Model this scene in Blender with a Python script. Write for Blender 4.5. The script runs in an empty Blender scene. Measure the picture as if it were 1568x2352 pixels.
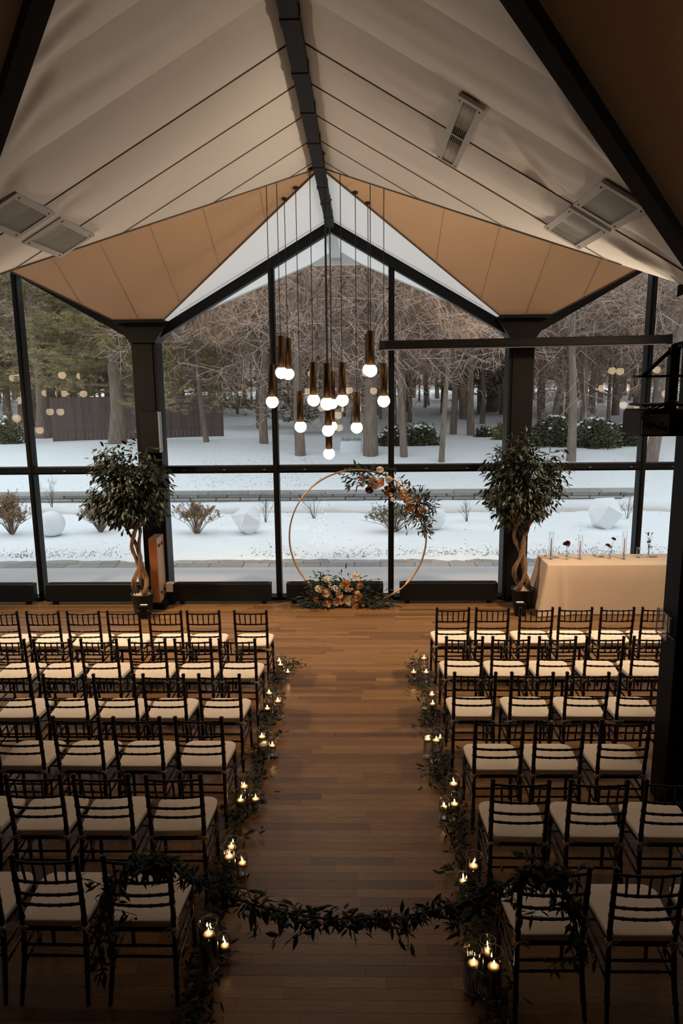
import bpy, math, random
import numpy as np
from mathutils import Vector, Matrix, Euler, noise

PI = math.pi
col = bpy.context.scene.collection
scene = bpy.context.scene
rnd = random.Random(7)

# ------------------------------------------------------------------ camera
F_PX, PITCH, ROLL, YAW, CAM_H = 1666.7, 0.1851, -0.0108, -0.0257, 3.475
_fw = Vector((math.sin(YAW)*math.cos(PITCH), math.cos(YAW)*math.cos(PITCH), -math.sin(PITCH)))
_r0 = Vector((math.cos(YAW), -math.sin(YAW), 0)); _u0 = _r0.cross(_fw)
_r = _r0*math.cos(ROLL) + _u0*math.sin(ROLL); _u = -_r0*math.sin(ROLL) + _u0*math.cos(ROLL)
CAM = Vector((0, 0, CAM_H))
cam_data = bpy.data.cameras.new('camera'); cam = bpy.data.objects.new('camera', cam_data); col.objects.link(cam)
cam.matrix_world = Matrix(((_r.x, _u.x, -_fw.x, CAM.x), (_r.y, _u.y, -_fw.y, CAM.y), (_r.z, _u.z, -_fw.z, CAM.z), (0, 0, 0, 1)))
cam_data.sensor_fit = 'VERTICAL'; cam_data.sensor_height = 36.0; cam_data.lens = F_PX/2352*36.0
cam_data.clip_start = 0.05; cam_data.clip_end = 600
scene.camera = cam

# ------------------------------------------------------------------ sky, exposure
world = bpy.data.worlds.new('overcast_sky'); scene.world = world; world.use_nodes = True
bg = world.node_tree.nodes['Background']
# overcast: a smooth grey dome, a little brighter overhead than at the horizon
_N, _L = world.node_tree.nodes, world.node_tree.links
_tc = _N.new('ShaderNodeTexCoord'); _sx = _N.new('ShaderNodeSeparateXYZ'); _L.new(_tc.outputs['Generated'], _sx.inputs[0])
_mr = _N.new('ShaderNodeMapRange'); _mr.inputs['From Min'].default_value = 0.0; _mr.inputs['From Max'].default_value = 1.0
_mr.inputs['To Min'].default_value = 0.90; _mr.inputs['To Max'].default_value = 1.70
_L.new(_sx.outputs['Z'], _mr.inputs['Value']); _L.new(_mr.outputs[0], bg.inputs[1])
bg.inputs[0].default_value = (0.86, 0.94, 1.0, 1)
vs = scene.view_settings
vs.view_transform = 'Standard'; vs.look = 'None'; vs.gamma = 1.0; vs.use_curve_mapping = False; vs.exposure = 0.0
try:
    scene.cycles.transparent_max_bounces = 24
    scene.cycles.max_bounces = 8; scene.cycles.diffuse_bounces = 3; scene.cycles.glossy_bounces = 3
    scene.cycles.transmission_bounces = 6; scene.cycles.caustics_refractive = False; scene.cycles.caustics_reflective = False
    scene.cycles.sample_clamp_indirect = 4.0
except Exception:
    pass

# ------------------------------------------------------------------ measuring helpers (a pixel of the photo to a point on a real plane)
def ray(px, py): return _fw + _r*((px-784)/F_PX) - _u*((py-1176)/F_PX)
def at_y(px, py, Y):
    d = ray(px, py); return CAM + d*(Y/d.y)
def at_z(px, py, Z=0.0):
    d = ray(px, py); return CAM + d*((Z-CAM_H)/d.z)

# ------------------------------------------------------------------ tagging helpers
def tag(o, label=None, cat=None, group=None, kind=None):
    if label: o['label'] = label
    if cat: o['category'] = cat
    if group: o['group'] = group
    if kind: o['kind'] = kind
    return o
def empty(name, loc=(0, 0, 0), rz=0.0, parent=None):
    o = bpy.data.objects.new(name, None); col.objects.link(o); o.empty_display_size = 0.1
    o.location = loc; o.rotation_euler = (0, 0, rz); o.parent = parent
    return o
def inst(name, mesh, parent=None, loc=(0, 0, 0), rot=(0, 0, 0), scale=(1, 1, 1), mat=None):
    o = bpy.data.objects.new(name, mesh); col.objects.link(o); o.parent = parent
    o.location = loc; o.rotation_euler = rot; o.scale = scale
    if mat is not None:
        o.material_slots[0].link = 'OBJECT'; o.material_slots[0].material = mat
    return o
def copy_tree(o, parent=None):
    c = o.copy(); col.objects.link(c); c.parent = parent
    for ch in o.children: copy_tree(ch, c)
    return c

# ------------------------------------------------------------------ mesh builder
class MB:
    def __init__(s): s.v = []; s.f = []; s.tone = []
    def n(s): return len(s.v)
    def quad(s, *pts):
        b = s.n(); s.v += [tuple(p) for p in pts]; s.f.append(tuple(range(b, b+len(pts)))); return s
    def box(s, x0, x1, y0, y1, z0, z1):
        b = s.n()
        s.v += [(x0,y0,z0),(x1,y0,z0),(x1,y1,z0),(x0,y1,z0),(x0,y0,z1),(x1,y0,z1),(x1,y1,z1),(x0,y1,z1)]
        for q in ((0,3,2,1),(4,5,6,7),(0,1,5,4),(1,2,6,5),(2,3,7,6),(3,0,4,7)): s.f.append(tuple(b+i for i in q))
        return s
    def bbox(s, x0, x1, y0, y1, z0, z1, e=0.005):           # box with chamfered edges
        b = s.n(); c = []
        X, Y, Z = (x0, x1), (y0, y1), (z0, z1)
        idx = {}
        for i in (0, 1):
            for j in (0, 1):
                for k in (0, 1):
                    sx, sy, sz = (1 if i == 0 else -1), (1 if j == 0 else -1), (1 if k == 0 else -1)
                    for ax in range(3):
                        p = [X[i]+sx*e, Y[j]+sy*e, Z[k]+sz*e]; p[ax] = (X[i], Y[j], Z[k])[ax]
                        idx[(i, j, k, ax)] = b+len(c); c.append(tuple(p))
        s.v += c
        for i in (0, 1):
            s.f.append(tuple(idx[t] for t in ([(i,0,0,0),(i,0,1,0),(i,1,1,0),(i,1,0,0)])))
            s.f.append(tuple(idx[t] for t in ([(0,i,0,1),(1,i,0,1),(1,i,1,1),(0,i,1,1)])))
            s.f.append(tuple(idx[t] for t in ([(0,0,i,2),(0,1,i,2),(1,1,i,2),(1,0,i,2)])))
        for i in (0, 1):
            for j in (0, 1):
                s.f.append((idx[(i,j,0,0)], idx[(i,j,1,0)], idx[(i,j,1,1)], idx[(i,j,0,1)]))
                s.f.append((idx[(i,0,j,0)], idx[(i,1,j,0)], idx[(i,1,j,2)], idx[(i,0,j,2)]))
                s.f.append((idx[(0,i,j,1)], idx[(1,i,j,1)], idx[(1,i,j,2)], idx[(0,i,j,2)]))
        for i in (0, 1):
            for j in (0, 1):
                for k in (0, 1): s.f.append((idx[(i,j,k,0)], idx[(i,j,k,1)], idx[(i,j,k,2)]))
        return s
    def prism(s, poly, axis, a, b_):                        # polygon in the two other axes, extruded along axis
        b = s.n(); m = len(poly)
        def mk(p, t):
            if axis == 'y': return (p[0], t, p[1])
            if axis == 'x': return (t, p[0], p[1])
            return (p[0], p[1], t)
        s.v += [mk(p, a) for p in poly] + [mk(p, b_) for p in poly]
        s.f.append(tuple(b+i for i in range(m))); s.f.append(tuple(b+m+i for i in reversed(range(m))))
        for i in range(m):
            j = (i+1) % m; s.f.append((b+i, b+m+i, b+m+j, b+j))
        return s
    def tube(s, pts, r, n=8, caps=True, flat=None):
        pts = [Vector(p) for p in pts]; m = len(pts)
        rr = r if isinstance(r, (list, tuple)) else [r]*m
        b = s.n(); N = None
        for i in range(m):
            if i == 0: t = pts[1]-pts[0]
            elif i == m-1: t = pts[-1]-pts[-2]
            else: t = pts[i+1]-pts[i-1]
            if t.length < 1e-9: t = Vector((0, 0, 1))
            t.normalize()
            if N is None:
                a = Vector((0, 0, 1)) if abs(t.z) < 0.9 else Vector((1, 0, 0))
                N = (a - t*a.dot(t)).normalized()
            else:
                N = N - t*N.dot(t)
                N = N.normalized() if N.length > 1e-6 else t.orthogonal().normalized()
            B = t.cross(N)
            for k in range(n):
                an = 2*PI*k/n; sc = flat if flat else 1.0
                s.v.append(tuple(pts[i] + (N*math.cos(an)*sc + B*math.sin(an))*rr[i]))
        for i in range(m-1):
            for k in range(n):
                k2 = (k+1) % n
                s.f.append((b+i*n+k, b+i*n+k2, b+(i+1)*n+k2, b+(i+1)*n+k))
        if caps:
            s.f.append(tuple(b+k for k in reversed(range(n)))); s.f.append(tuple(b+(m-1)*n+k for k in range(n)))
        return s
    def lathe(s, prof, n=20, c=(0, 0, 0), rib=0.0, nrib=0):
        b = s.n(); m = len(prof)
        for (r, z) in prof:
            for k in range(n):
                an = 2*PI*k/n; q = r*(1+rib*math.cos(nrib*an)) if r > 0 else 0.0
                s.v.append((c[0]+q*math.cos(an), c[1]+q*math.sin(an), c[2]+z))
        for i in range(m-1):
            for k in range(n):
                k2 = (k+1) % n
                s.f.append((b+i*n+k, b+i*n+k2, b+(i+1)*n+k2, b+(i+1)*n+k))
        return s
    def grid(s, fn, nu, nv):
        b = s.n()
        for i in range(nu+1):
            for j in range(nv+1): s.v.append(tuple(fn(i/nu, j/nv)))
        for i in range(nu):
            for j in range(nv):
                a = b+i*(nv+1)+j; s.f.append((a, a+nv+1, a+nv+2, a+1))
        return s
    def add(s, verts, faces, M=None):
        b = s.n()
        s.v += [tuple(M @ Vector(v)) for v in verts] if M is not None else [tuple(v) for v in verts]
        s.f += [tuple(b+i for i in f) for f in faces]
        return s
    def mesh(s, name, mat, smooth=False, origin=(0, 0, 0)):
        me = bpy.data.meshes.new(name)
        o = origin
        vv = s.v if tuple(o) == (0, 0, 0) else [(x-o[0], y-o[1], z-o[2]) for x, y, z in s.v]
        me.from_pydata(vv, [], s.f); me.materials.append(mat)
        if smooth: me.polygons.foreach_set('use_smooth', [True]*len(me.polygons))
        if s.tone:
            a = me.attributes.new('tone', 'FLOAT', 'FACE'); a.data.foreach_set('value', s.tone)
        me.update(); return me
    def build(s, name, mat, parent=None, smooth=False, origin=(0, 0, 0)):
        me = s.mesh(name, mat, smooth, origin)
        ob = bpy.data.objects.new(name, me); col.objects.link(ob); ob.parent = parent
        if parent is None: ob.location = origin
        return ob
def local(parent, p):  # world point to local of an unrotated parent
    return Vector(p) - Vector(parent.location)

# ------------------------------------------------------------------ materials
def mat_new(name):
    m = bpy.data.materials.new(name); m.use_nodes = True
    nt = m.node_tree; return m, nt, nt.nodes['Principled BSDF']
def simple(name, c, rough=0.6, metal=0.0, spec=0.5, var=0.0, vscale=8.0, bump=0.0, bscale=60.0, bdist=0.01, emit=None, estr=0.0, stretch=None, sheen=0.0):
    m, nt, p = mat_new(name); N = nt.nodes; L = nt.links
    p.inputs['Base Color'].default_value = (*c, 1); p.inputs['Roughness'].default_value = rough
    p.inputs['Metallic'].default_value = metal; p.inputs['Specular IOR Level'].default_value = spec
    if sheen: p.inputs['Sheen Weight'].default_value = sheen
    g = N.new('ShaderNodeNewGeometry')
    vec = g.outputs['Position']
    if stretch:
        mp = N.new('ShaderNodeMapping'); mp.inputs['Scale'].default_value = stretch
        L.new(vec, mp.inputs['Vector']); vec = mp.outputs['Vector']
    if var:
        no = N.new('ShaderNodeTexNoise'); no.inputs['Scale'].default_value = vscale; no.inputs['Detail'].default_value = 4
        L.new(vec, no.inputs['Vector'])
        mx = N.new('ShaderNodeMix'); mx.data_type = 'RGBA'
        mx.inputs['A'].default_value = (*[max(0, x*(1-var)) for x in c], 1); mx.inputs['B'].default_value = (*[min(1, x*(1+var)) for x in c], 1)
        L.new(no.outputs['Fac'], mx.inputs['Factor']); L.new(mx.outputs['Result'], p.inputs['Base Color'])
    if bump:
        nb = N.new('ShaderNodeTexNoise'); nb.inputs['Scale'].default_value = bscale; nb.inputs['Detail'].default_value = 3
        L.new(vec, nb.inputs['Vector'])
        bp = N.new('ShaderNodeBump'); bp.inputs['Strength'].default_value = bump; bp.inputs['Distance'].default_value = bdist
        L.new(nb.outputs['Fac'], bp.inputs['Height']); L.new(bp.outputs['Normal'], p.inputs['Normal'])
    if emit:
        p.inputs['Emission Color'].default_value = (*emit, 1); p.inputs['Emission Strength'].default_value = estr
    return m
def clear_glass(name, tint=(1, 1, 1), ior=1.45, rough=0.0, boost=1.0):
    m = bpy.data.materials.new(name); m.use_nodes = True; nt = m.node_tree; nt.nodes.clear(); L = nt.links
    out = nt.nodes.new('ShaderNodeOutputMaterial'); mix = nt.nodes.new('ShaderNodeMixShader')
    tr = nt.nodes.new('ShaderNodeBsdfTransparent'); tr.inputs[0].default_value = (*tint, 1)
    gl = nt.nodes.new('ShaderNodeBsdfGlossy'); gl.inputs['Roughness'].default_value = rough
    fr = nt.nodes.new('ShaderNodeFresnel'); fr.inputs['IOR'].default_value = ior
    mu = nt.nodes.new('ShaderNodeMath'); mu.operation = 'MULTIPLY'; mu.inputs[1].default_value = boost; mu.use_clamp = True
    ge = nt.nodes.new('ShaderNodeNewGeometry'); ma = nt.nodes.new('ShaderNodeMath'); ma.operation = 'MULTIPLY_ADD'   # same reflectance on both faces of a thin sheet
    ma.inputs[1].default_value = 1/ior-ior; ma.inputs[2].default_value = ior
    L.new(ge.outputs['Backfacing'], ma.inputs[0]); L.new(ma.outputs[0], fr.inputs['IOR'])
    L.new(fr.outputs[0], mu.inputs[0]); L.new(mu.outputs[0], mix.inputs[0])
    L.new(tr.outputs[0], mix.inputs[1]); L.new(gl.outputs[0], mix.inputs[2]); L.new(mix.outputs[0], out.inputs[0])
    return m
def emitter(name, c, s):
    m = bpy.data.materials.new(name); m.use_nodes = True; nt = m.node_tree; nt.nodes.clear()
    out = nt.nodes.new('ShaderNodeOutputMaterial'); e = nt.nodes.new('ShaderNodeEmission')
    e.inputs[0].default_value = (*c, 1); e.inputs[1].default_value = s
    nt.links.new(e.outputs[0], out.inputs[0]); return m
def leafy(name, c, c2, rough=0.45, trans=0.25):
    m, nt, p = mat_new(name); N = nt.nodes; L = nt.links
    oi = N.new('ShaderNodeObjectInfo'); at = N.new('ShaderNodeAttribute'); at.attribute_name = 'tone'
    ad = N.new('ShaderNodeMath'); ad.operation = 'ADD'; L.new(oi.outputs['Random'], ad.inputs[0]); L.new(at.outputs['Fac'], ad.inputs[1])
    fr = N.new('ShaderNodeMath'); fr.operation = 'FRACT'; L.new(ad.outputs[0], fr.inputs[0])
    mx = N.new('ShaderNodeMix'); mx.data_type = 'RGBA'; mx.inputs['A'].default_value = (*c, 1); mx.inputs['B'].default_value = (*c2, 1)
    L.new(fr.outputs[0], mx.inputs['Factor']); L.new(mx.outputs['Result'], p.inputs['Base Color'])
    p.inputs['Roughness'].default_value = rough
    if trans:
        tl = N.new('ShaderNodeBsdfTranslucent'); L.new(mx.outputs['Result'], tl.inputs[0])
        ms = N.new('ShaderNodeMixShader'); ms.inputs[0].default_value = trans
        L.new(p.outputs[0], ms.inputs[1]); L.new(tl.outputs[0], ms.inputs[2]); L.new(ms.outputs[0], N['Material Output'].inputs[0])
    return m
def planks_mat():
    m, nt, p = mat_new('oak_floor'); N = nt.nodes; L = nt.links
    oi = N.new('ShaderNodeObjectInfo'); at = N.new('ShaderNodeAttribute'); at.attribute_name = 'tone'
    ad = N.new('ShaderNodeMath'); ad.operation = 'ADD'; L.new(oi.outputs['Random'], ad.inputs[0]); L.new(at.outputs['Fac'], ad.inputs[1])
    fr = N.new('ShaderNodeMath'); fr.operation = 'FRACT'; L.new(ad.outputs[0], fr.inputs[0])
    ramp = N.new('ShaderNodeValToRGB'); cr = ramp.color_ramp
    cr.elements[0].position = 0.0; cr.elements[0].color = (0.115, 0.055, 0.021, 1)
    cr.elements[1].position = 1.0; cr.elements[1].color = (0.25, 0.134, 0.055, 1)
    for pos, c in ((0.12, (0.155, 0.078, 0.031, 1)), (0.35, (0.192, 0.098, 0.039, 1)), (0.7, (0.215, 0.113, 0.044, 1))):
        e = cr.elements.new(pos); e.color = c
    L.new(fr.outputs[0], ramp.inputs[0])
    g = N.new('ShaderNodeNewGeometry'); mp = N.new('ShaderNodeMapping'); mp.inputs['Scale'].default_value = (2.2, 38, 1)
    off = N.new('ShaderNodeCombineXYZ'); ml = N.new('ShaderNodeMath'); ml.operation = 'MULTIPLY'; ml.inputs[1].default_value = 97.0
    L.new(fr.outputs[0], ml.inputs[0]); L.new(ml.outputs[0], off.inputs[2]); L.new(off.outputs[0], mp.inputs['Location'])
    L.new(g.outputs['Position'], mp.inputs['Vector'])
    no = N.new('ShaderNodeTexNoise'); no.inputs['Scale'].default_value = 2.6; no.inputs['Detail'].default_value = 6; no.inputs['Roughness'].default_value = 0.7
    no.inputs['Distortion'].default_value = 0.6
    L.new(mp.outputs[0], no.inputs['Vector'])
    r2 = N.new('ShaderNodeValToRGB'); r2.color_ramp.elements[0].position = 0.32; r2.color_ramp.elements[0].color = (0.55, 0.5, 0.46, 1)
    r2.color_ramp.elements[1].position = 0.56; r2.color_ramp.elements[1].color = (1, 1, 1, 1)
    L.new(no.outputs['Fac'], r2.inputs[0])
    mx = N.new('ShaderNodeMix'); mx.data_type = 'RGBA'; mx.blend_type = 'MULTIPLY'; mx.inputs['Factor'].default_value = 0.8
    L.new(ramp.outputs[0], mx.inputs['A']); L.new(r2.outputs[0], mx.inputs['B']); L.new(mx.outputs['Result'], p.inputs['Base Color'])
    p.inputs['Roughness'].default_value = 0.30; p.inputs['Specular IOR Level'].default_value = 0.42
    bp = N.new('ShaderNodeBump'); bp.inputs['Strength'].default_value = 0.12; bp.inputs['Distance'].default_value = 0.004
    L.new(no.outputs['Fac'], bp.inputs['Height']); L.new(bp.outputs['Normal'], p.inputs['Normal'])
    return m
def snow_mat():
    m, nt, p = mat_new('snow'); N = nt.nodes; L = nt.links
    g = N.new('ShaderNodeNewGeometry'); sx = N.new('ShaderNodeSeparateXYZ'); L.new(g.outputs['Position'], sx.inputs[0])
    # trodden path across the lawn: a dirty band with its own ragged edge
    no = N.new('ShaderNodeTexNoise'); no.inputs['Scale'].default_value = 0.9; no.inputs['Detail'].default_value = 5; L.new(g.outputs['Position'], no.inputs['Vector'])
    ma = N.new('ShaderNodeMath'); ma.operation = 'MULTIPLY_ADD'; ma.inputs[1].default_value = 1.1; ma.inputs[2].default_value = -0.55; L.new(no.outputs['Fac'], ma.inputs[0])
    ay = N.new('ShaderNodeMath'); ay.operation = 'ADD'; L.new(sx.outputs['Y'], ay.inputs[0]); L.new(ma.outputs[0], ay.inputs[1])
    rp = N.new('ShaderNodeValToRGB'); mr = N.new('ShaderNodeMapRange'); mr.inputs['From Min'].default_value = 17.5; mr.inputs['From Max'].default_value = 21.5
    L.new(ay.outputs[0], mr.inputs['Value']); L.new(mr.outputs[0], rp.inputs[0])
    e = rp.color_ramp.elements; e[0].position = 0.0; e[0].color = (0.86, 0.90, 0.92, 1); e[1].position = 1.0; e[1].color = (0.86, 0.90, 0.92, 1)
    for pos, c in ((0.29, (0.86, 0.90, 0.92, 1)), (0.335, (0.55, 0.52, 0.48, 1)), (0.47, (0.74, 0.75, 0.74, 1)), (0.62, (0.86, 0.9, 0.92, 1))):
        q = e.new(pos); q.color = c
    L.new(rp.outputs[0], p.inputs['Base Color']); p.inputs['Roughness'].default_value = 0.85; p.inputs['Specular IOR Level'].default_value = 0.2
    n2 = N.new('ShaderNodeTexNoise'); n2.inputs['Scale'].default_value = 5.0; n2.inputs['Detail'].default_value = 6; L.new(g.outputs['Position'], n2.inputs['Vector'])
    bp = N.new('ShaderNodeBump'); bp.inputs['Strength'].default_value = 0.5; bp.inputs['Distance'].default_value = 0.06
    L.new(n2.outputs['Fac'], bp.inputs['Height']); L.new(bp.outputs['Normal'], p.inputs['Normal'])
    return m
def wood_mat(name, c1, c2, axis_scale, rough=0.45):
    m, nt, p = mat_new(name); N = nt.nodes; L = nt.links
    g = N.new('ShaderNodeNewGeometry'); mp = N.new('ShaderNodeMapping'); mp.inputs['Scale'].default_value = axis_scale
    L.new(g.outputs['Position'], mp.inputs['Vector'])
    no = N.new('ShaderNodeTexNoise'); no.inputs['Scale'].default_value = 3.0; no.inputs['Detail'].default_value = 6; L.new(mp.outputs[0], no.inputs['Vector'])
    mx = N.new('ShaderNodeMix'); mx.data_type = 'RGBA'; mx.inputs['A'].default_value = (*c1, 1); mx.inputs['B'].default_value = (*c2, 1)
    L.new(no.outputs['Fac'], mx.inputs['Factor']); L.new(mx.outputs['Result'], p.inputs['Base Color']); p.inputs['Roughness'].default_value = rough
    return m

M = {}
M['frame'] = simple('dark_bronze_frame', (0.0045, 0.0038, 0.0035), 0.5, spec=0.22, var=0.2)
M['beam'] = simple('dark_steel_beam', (0.009, 0.008, 0.0075), 0.75, spec=0.25, var=0.5, vscale=14)
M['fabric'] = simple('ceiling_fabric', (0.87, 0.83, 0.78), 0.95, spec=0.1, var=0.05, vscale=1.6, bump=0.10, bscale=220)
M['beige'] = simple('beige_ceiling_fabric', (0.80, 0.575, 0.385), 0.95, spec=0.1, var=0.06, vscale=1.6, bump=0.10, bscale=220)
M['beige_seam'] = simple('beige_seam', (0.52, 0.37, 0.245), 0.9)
M['seam'] = simple('fabric_seam', (0.16, 0.12, 0.09), 0.9)
def membrane(name, c, f):
    m, nt, p = mat_new(name); p.inputs['Base Color'].default_value = (*c, 1); p.inputs['Roughness'].default_value = 0.9; p.inputs['Specular IOR Level'].default_value = 0.1
    tl = nt.nodes.new('ShaderNodeBsdfTranslucent'); tl.inputs[0].default_value = (*c, 1); ms = nt.nodes.new('ShaderNodeMixShader'); ms.inputs[0].default_value = f
    nt.links.new(p.outputs[0], ms.inputs[1]); nt.links.new(tl.outputs[0], ms.inputs[2]); nt.links.new(ms.outputs[0], nt.nodes['Material Output'].inputs[0]); return m
M['membrane'] = membrane('white_tent_membrane', (0.88, 0.85, 0.81), 0.38)
M['soffit'] = simple('white_soffit', (0.80, 0.82, 0.83), 0.7)
M['vent'] = simple('cream_vent_metal', (0.46, 0.43, 0.385), 0.5, var=0.05)
M['vent_dark'] = simple('vent_shadow_box', (0.05, 0.042, 0.035), 0.8)
M['rivet'] = simple('rivet', (0.08, 0.075, 0.07), 0.4, metal=0.8)
M['wall'] = simple('dark_brown_wall', (0.10, 0.075, 0.055), 0.8, var=0.1)
M['floor'] = planks_mat()
M['subfloor'] = simple('floor_joint', (0.07, 0.04, 0.021), 0.9)
M['pane'] = clear_glass('window_pane', (0.985, 0.99, 0.988), 1.5, 0.0, 1.0)
M['slab'] = simple('snow_dusted_walkway', (0.52, 0.52, 0.52), 0.9, spec=0.1, var=0.05, vscale=60)
M['heater'] = simple('black_heater_enamel', (0.005, 0.005, 0.005), 0.5, spec=0.25)
M['black'] = simple('matt_black', (0.004, 0.0036, 0.0036), 0.6, spec=0.12)
M['grey_strip'] = simple('grey_plastic', (0.22, 0.23, 0.24), 0.5)
M['chair'] = simple('mahogany_lacquer', (0.013, 0.0045, 0.003), 0.33, spec=0.32, var=0.3, vscale=20)
M['cushion'] = simple('ivory_cushion_cloth', (0.82, 0.70, 0.565), 0.95, spec=0.1, var=0.08, vscale=3, bump=0.25, bscale=260)
M['tie'] = simple('cotton_tie', (0.50, 0.42, 0.33), 0.95)
M['card'] = simple('white_card', (0.85, 0.85, 0.84), 0.8)
M['brass'] = simple('dark_brass', (0.055, 0.033, 0.016), 0.45, metal=1.0, var=0.25, vscale=9)
M['cord'] = simple('black_cord', (0.012, 0.011, 0.010), 0.6)
M['globe'] = emitter('pendant_globe', (1.0, 0.72, 0.44), 6.5)
M['filament'] = emitter('pendant_filament', (1.0, 0.55, 0.2), 14.0)
M['flame'] = emitter('candle_flame', (1.0, 0.56, 0.22), 95.0)
M['wax'] = simple('ivory_wax', (0.85, 0.72, 0.55), 0.5)
M['wax'].node_tree.nodes['Principled BSDF'].inputs['Subsurface Weight'].default_value = 0.6
M['wax'].node_tree.nodes['Principled BSDF'].inputs['Subsurface Radius'].default_value = (0.03, 0.016, 0.008)
M['wax'].node_tree.nodes['Principled BSDF'].inputs['Subsurface Scale'].default_value = 0.8
M['wick'] = simple('wick', (0.02, 0.015, 0.01), 0.9)
M['vase'] = clear_glass('vase_glass', (0.985, 0.985, 0.98), 1.5, 0.03, 1.8)
m_, nt_, p_ = mat_new('vase_water'); p_.inputs['Transmission Weight'].default_value = 1.0; p_.inputs['Roughness'].default_value = 0.0; p_.inputs['IOR'].default_value = 1.33; p_.inputs['Base Color'].default_value = (0.97, 0.96, 0.93, 1)
M['water'] = m_
m_, nt_, p_ = mat_new('thick_glass_base'); p_.inputs['Transmission Weight'].default_value = 0.72; p_.inputs['Base Color'].default_value = (0.97, 0.97, 0.97, 1); p_.inputs['Roughness'].default_value = 0.06; p_.inputs['IOR'].default_value = 1.5
M['vase_base'] = m_
M['leaf'] = leafy('garland_leaf', (0.009, 0.013, 0.006), (0.022, 0.029, 0.012), 0.72, 0.12)
M['ficus'] = leafy('ficus_leaf', (0.010, 0.017, 0.006), (0.026, 0.034, 0.012), 0.5, 0.15)
M['stem'] = simple('green_stem', (0.05, 0.055, 0.025), 0.8)
M['bark'] = simple('ficus_bark', (0.15, 0.085, 0.045), 0.85, var=0.35, vscale=12, bump=0.6, bscale=40)
M['pot'] = simple('black_pot', (0.010, 0.010, 0.010), 0.5)
M['pebble'] = simple('pale_moss', (0.42, 0.34, 0.22), 0.95, var=0.35, vscale=30, bump=0.8, bscale=60)
M['gold'] = simple('gold_hoop', (0.50, 0.28, 0.12), 0.35, metal=0.85)
M['cloth'] = simple('champagne_cloth', (0.56, 0.42, 0.30), 0.6, spec=0.3, var=0.06, vscale=4, sheen=0.2)
M['oak'] = wood_mat('orange_wood', (0.26, 0.10, 0.035), (0.42, 0.18, 0.065), (14, 14, 1.2))
M['oak_window_lit'] = wood_mat('window_lit_wood_face', (0.26, 0.16, 0.10), (0.38, 0.25, 0.17), (1, 16, 1.0))  # side and top faces: window light painted in as paler wood
M['peg'] = simple('walnut_peg', (0.05, 0.025, 0.015), 0.5)
M['cream_plastic'] = simple('cream_plastic', (0.62, 0.56, 0.44), 0.5)
M['snow'] = snow_mat()
M['snow_clump'] = simple('snow_clump', (0.86, 0.90, 0.92), 0.85)
M['paver'] = None
def stone_mat(name, c, var):
    m, nt, p = mat_new(name); N = nt.nodes; L = nt.links
    oi = N.new('ShaderNodeObjectInfo'); g = N.new('ShaderNodeNewGeometry')
    no = N.new('ShaderNodeTexNoise'); no.inputs['Scale'].default_value = 6; no.inputs['Detail'].default_value = 5; L.new(g.outputs['Position'], no.inputs['Vector'])
    ad = N.new('ShaderNodeMath'); ad.operation = 'ADD'; L.new(oi.outputs['Random'], ad.inputs[0]); L.new(no.outputs['Fac'], ad.inputs[1])
    mu = N.new('ShaderNodeMath'); mu.operation = 'MULTIPLY'; mu.inputs[1].default_value = 0.5; L.new(ad.outputs[0], mu.inputs[0])
    mx = N.new('ShaderNodeMix'); mx.data_type = 'RGBA'
    mx.inputs['A'].default_value = (*[x*(1-var) for x in c], 1); mx.inputs['B'].default_value = (*[x*(1+var) for x in c], 1)
    L.new(mu.outputs[0], mx.inputs['Factor']); L.new(mx.outputs['Result'], p.inputs['Base Color']); p.inputs['Roughness'].default_value = 0.85
    return m
M['paver'] = stone_mat('grey_paver', (0.30, 0.29, 0.275), 0.35)
M['stone'] = stone_mat('grey_wall_stone', (0.34, 0.325, 0.30), 0.45)
M['fence'] = stone_mat('brown_fence_board', (0.14, 0.098, 0.085), 0.25)
M['treebark'] = simple('tree_bark', (0.235, 0.178, 0.140), 0.95, var=0.6, vscale=11, bump=1.0, bscale=16, bdist=0.08, stretch=(1, 1, 0.16))
M['twig'] = simple('bare_twig', (0.55, 0.425, 0.33), 0.95)
M['twig2'] = simple('bare_twig_rust', (0.56, 0.40, 0.31), 0.95)
M['pine'] = leafy('pine_needles', (0.21, 0.185, 0.085), (0.48, 0.385, 0.19), 0.8, 0.3)
M['fir'] = leafy('dark_evergreen', (0.13, 0.135, 0.07), (0.27, 0.24, 0.13), 0.8, 0.25)
M['rhodo'] = leafy('rhododendron_leaf', (0.075, 0.088, 0.045), (0.21, 0.20, 0.11), 0.7, 0.2)
M['dryshrub'] = leafy('dry_shrub', (0.24, 0.14, 0.07), (0.40, 0.27, 0.15), 0.9, 0.2)
M['greyshrub'] = leafy('grey_green_shrub', (0.13, 0.12, 0.08), (0.25, 0.23, 0.17), 0.9, 0.2)
M['litter'] = simple('leaf_litter', (0.12, 0.085, 0.06), 0.9)
M['orb'] = simple('white_resin', (0.84, 0.87, 0.90), 0.5)
M['hill'] = simple('far_wooded_hill', (0.42, 0.34, 0.29), 1.0, var=0.5, vscale=1.2)

# ------------------------------------------------------------------ room dimensions
XC, BAY = -0.40, 5.58; HB = BAY/2                 # middle bay centre line, bay width
YW = 11.15; YC = YW-HB                            # glass wall, crossing of the ridges
ZR, SL = 5.69, 0.571                              # ridge height, slope of the fabric
DT = 2.44                                         # fabric stops this far from the ridge (above the column heads)
ZT = ZR-SL*DT
BAYS = (-1, 0, 1)
XL, XR, YB = XC-1.5*BAY, XC+1.5*BAY, -6.0

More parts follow.
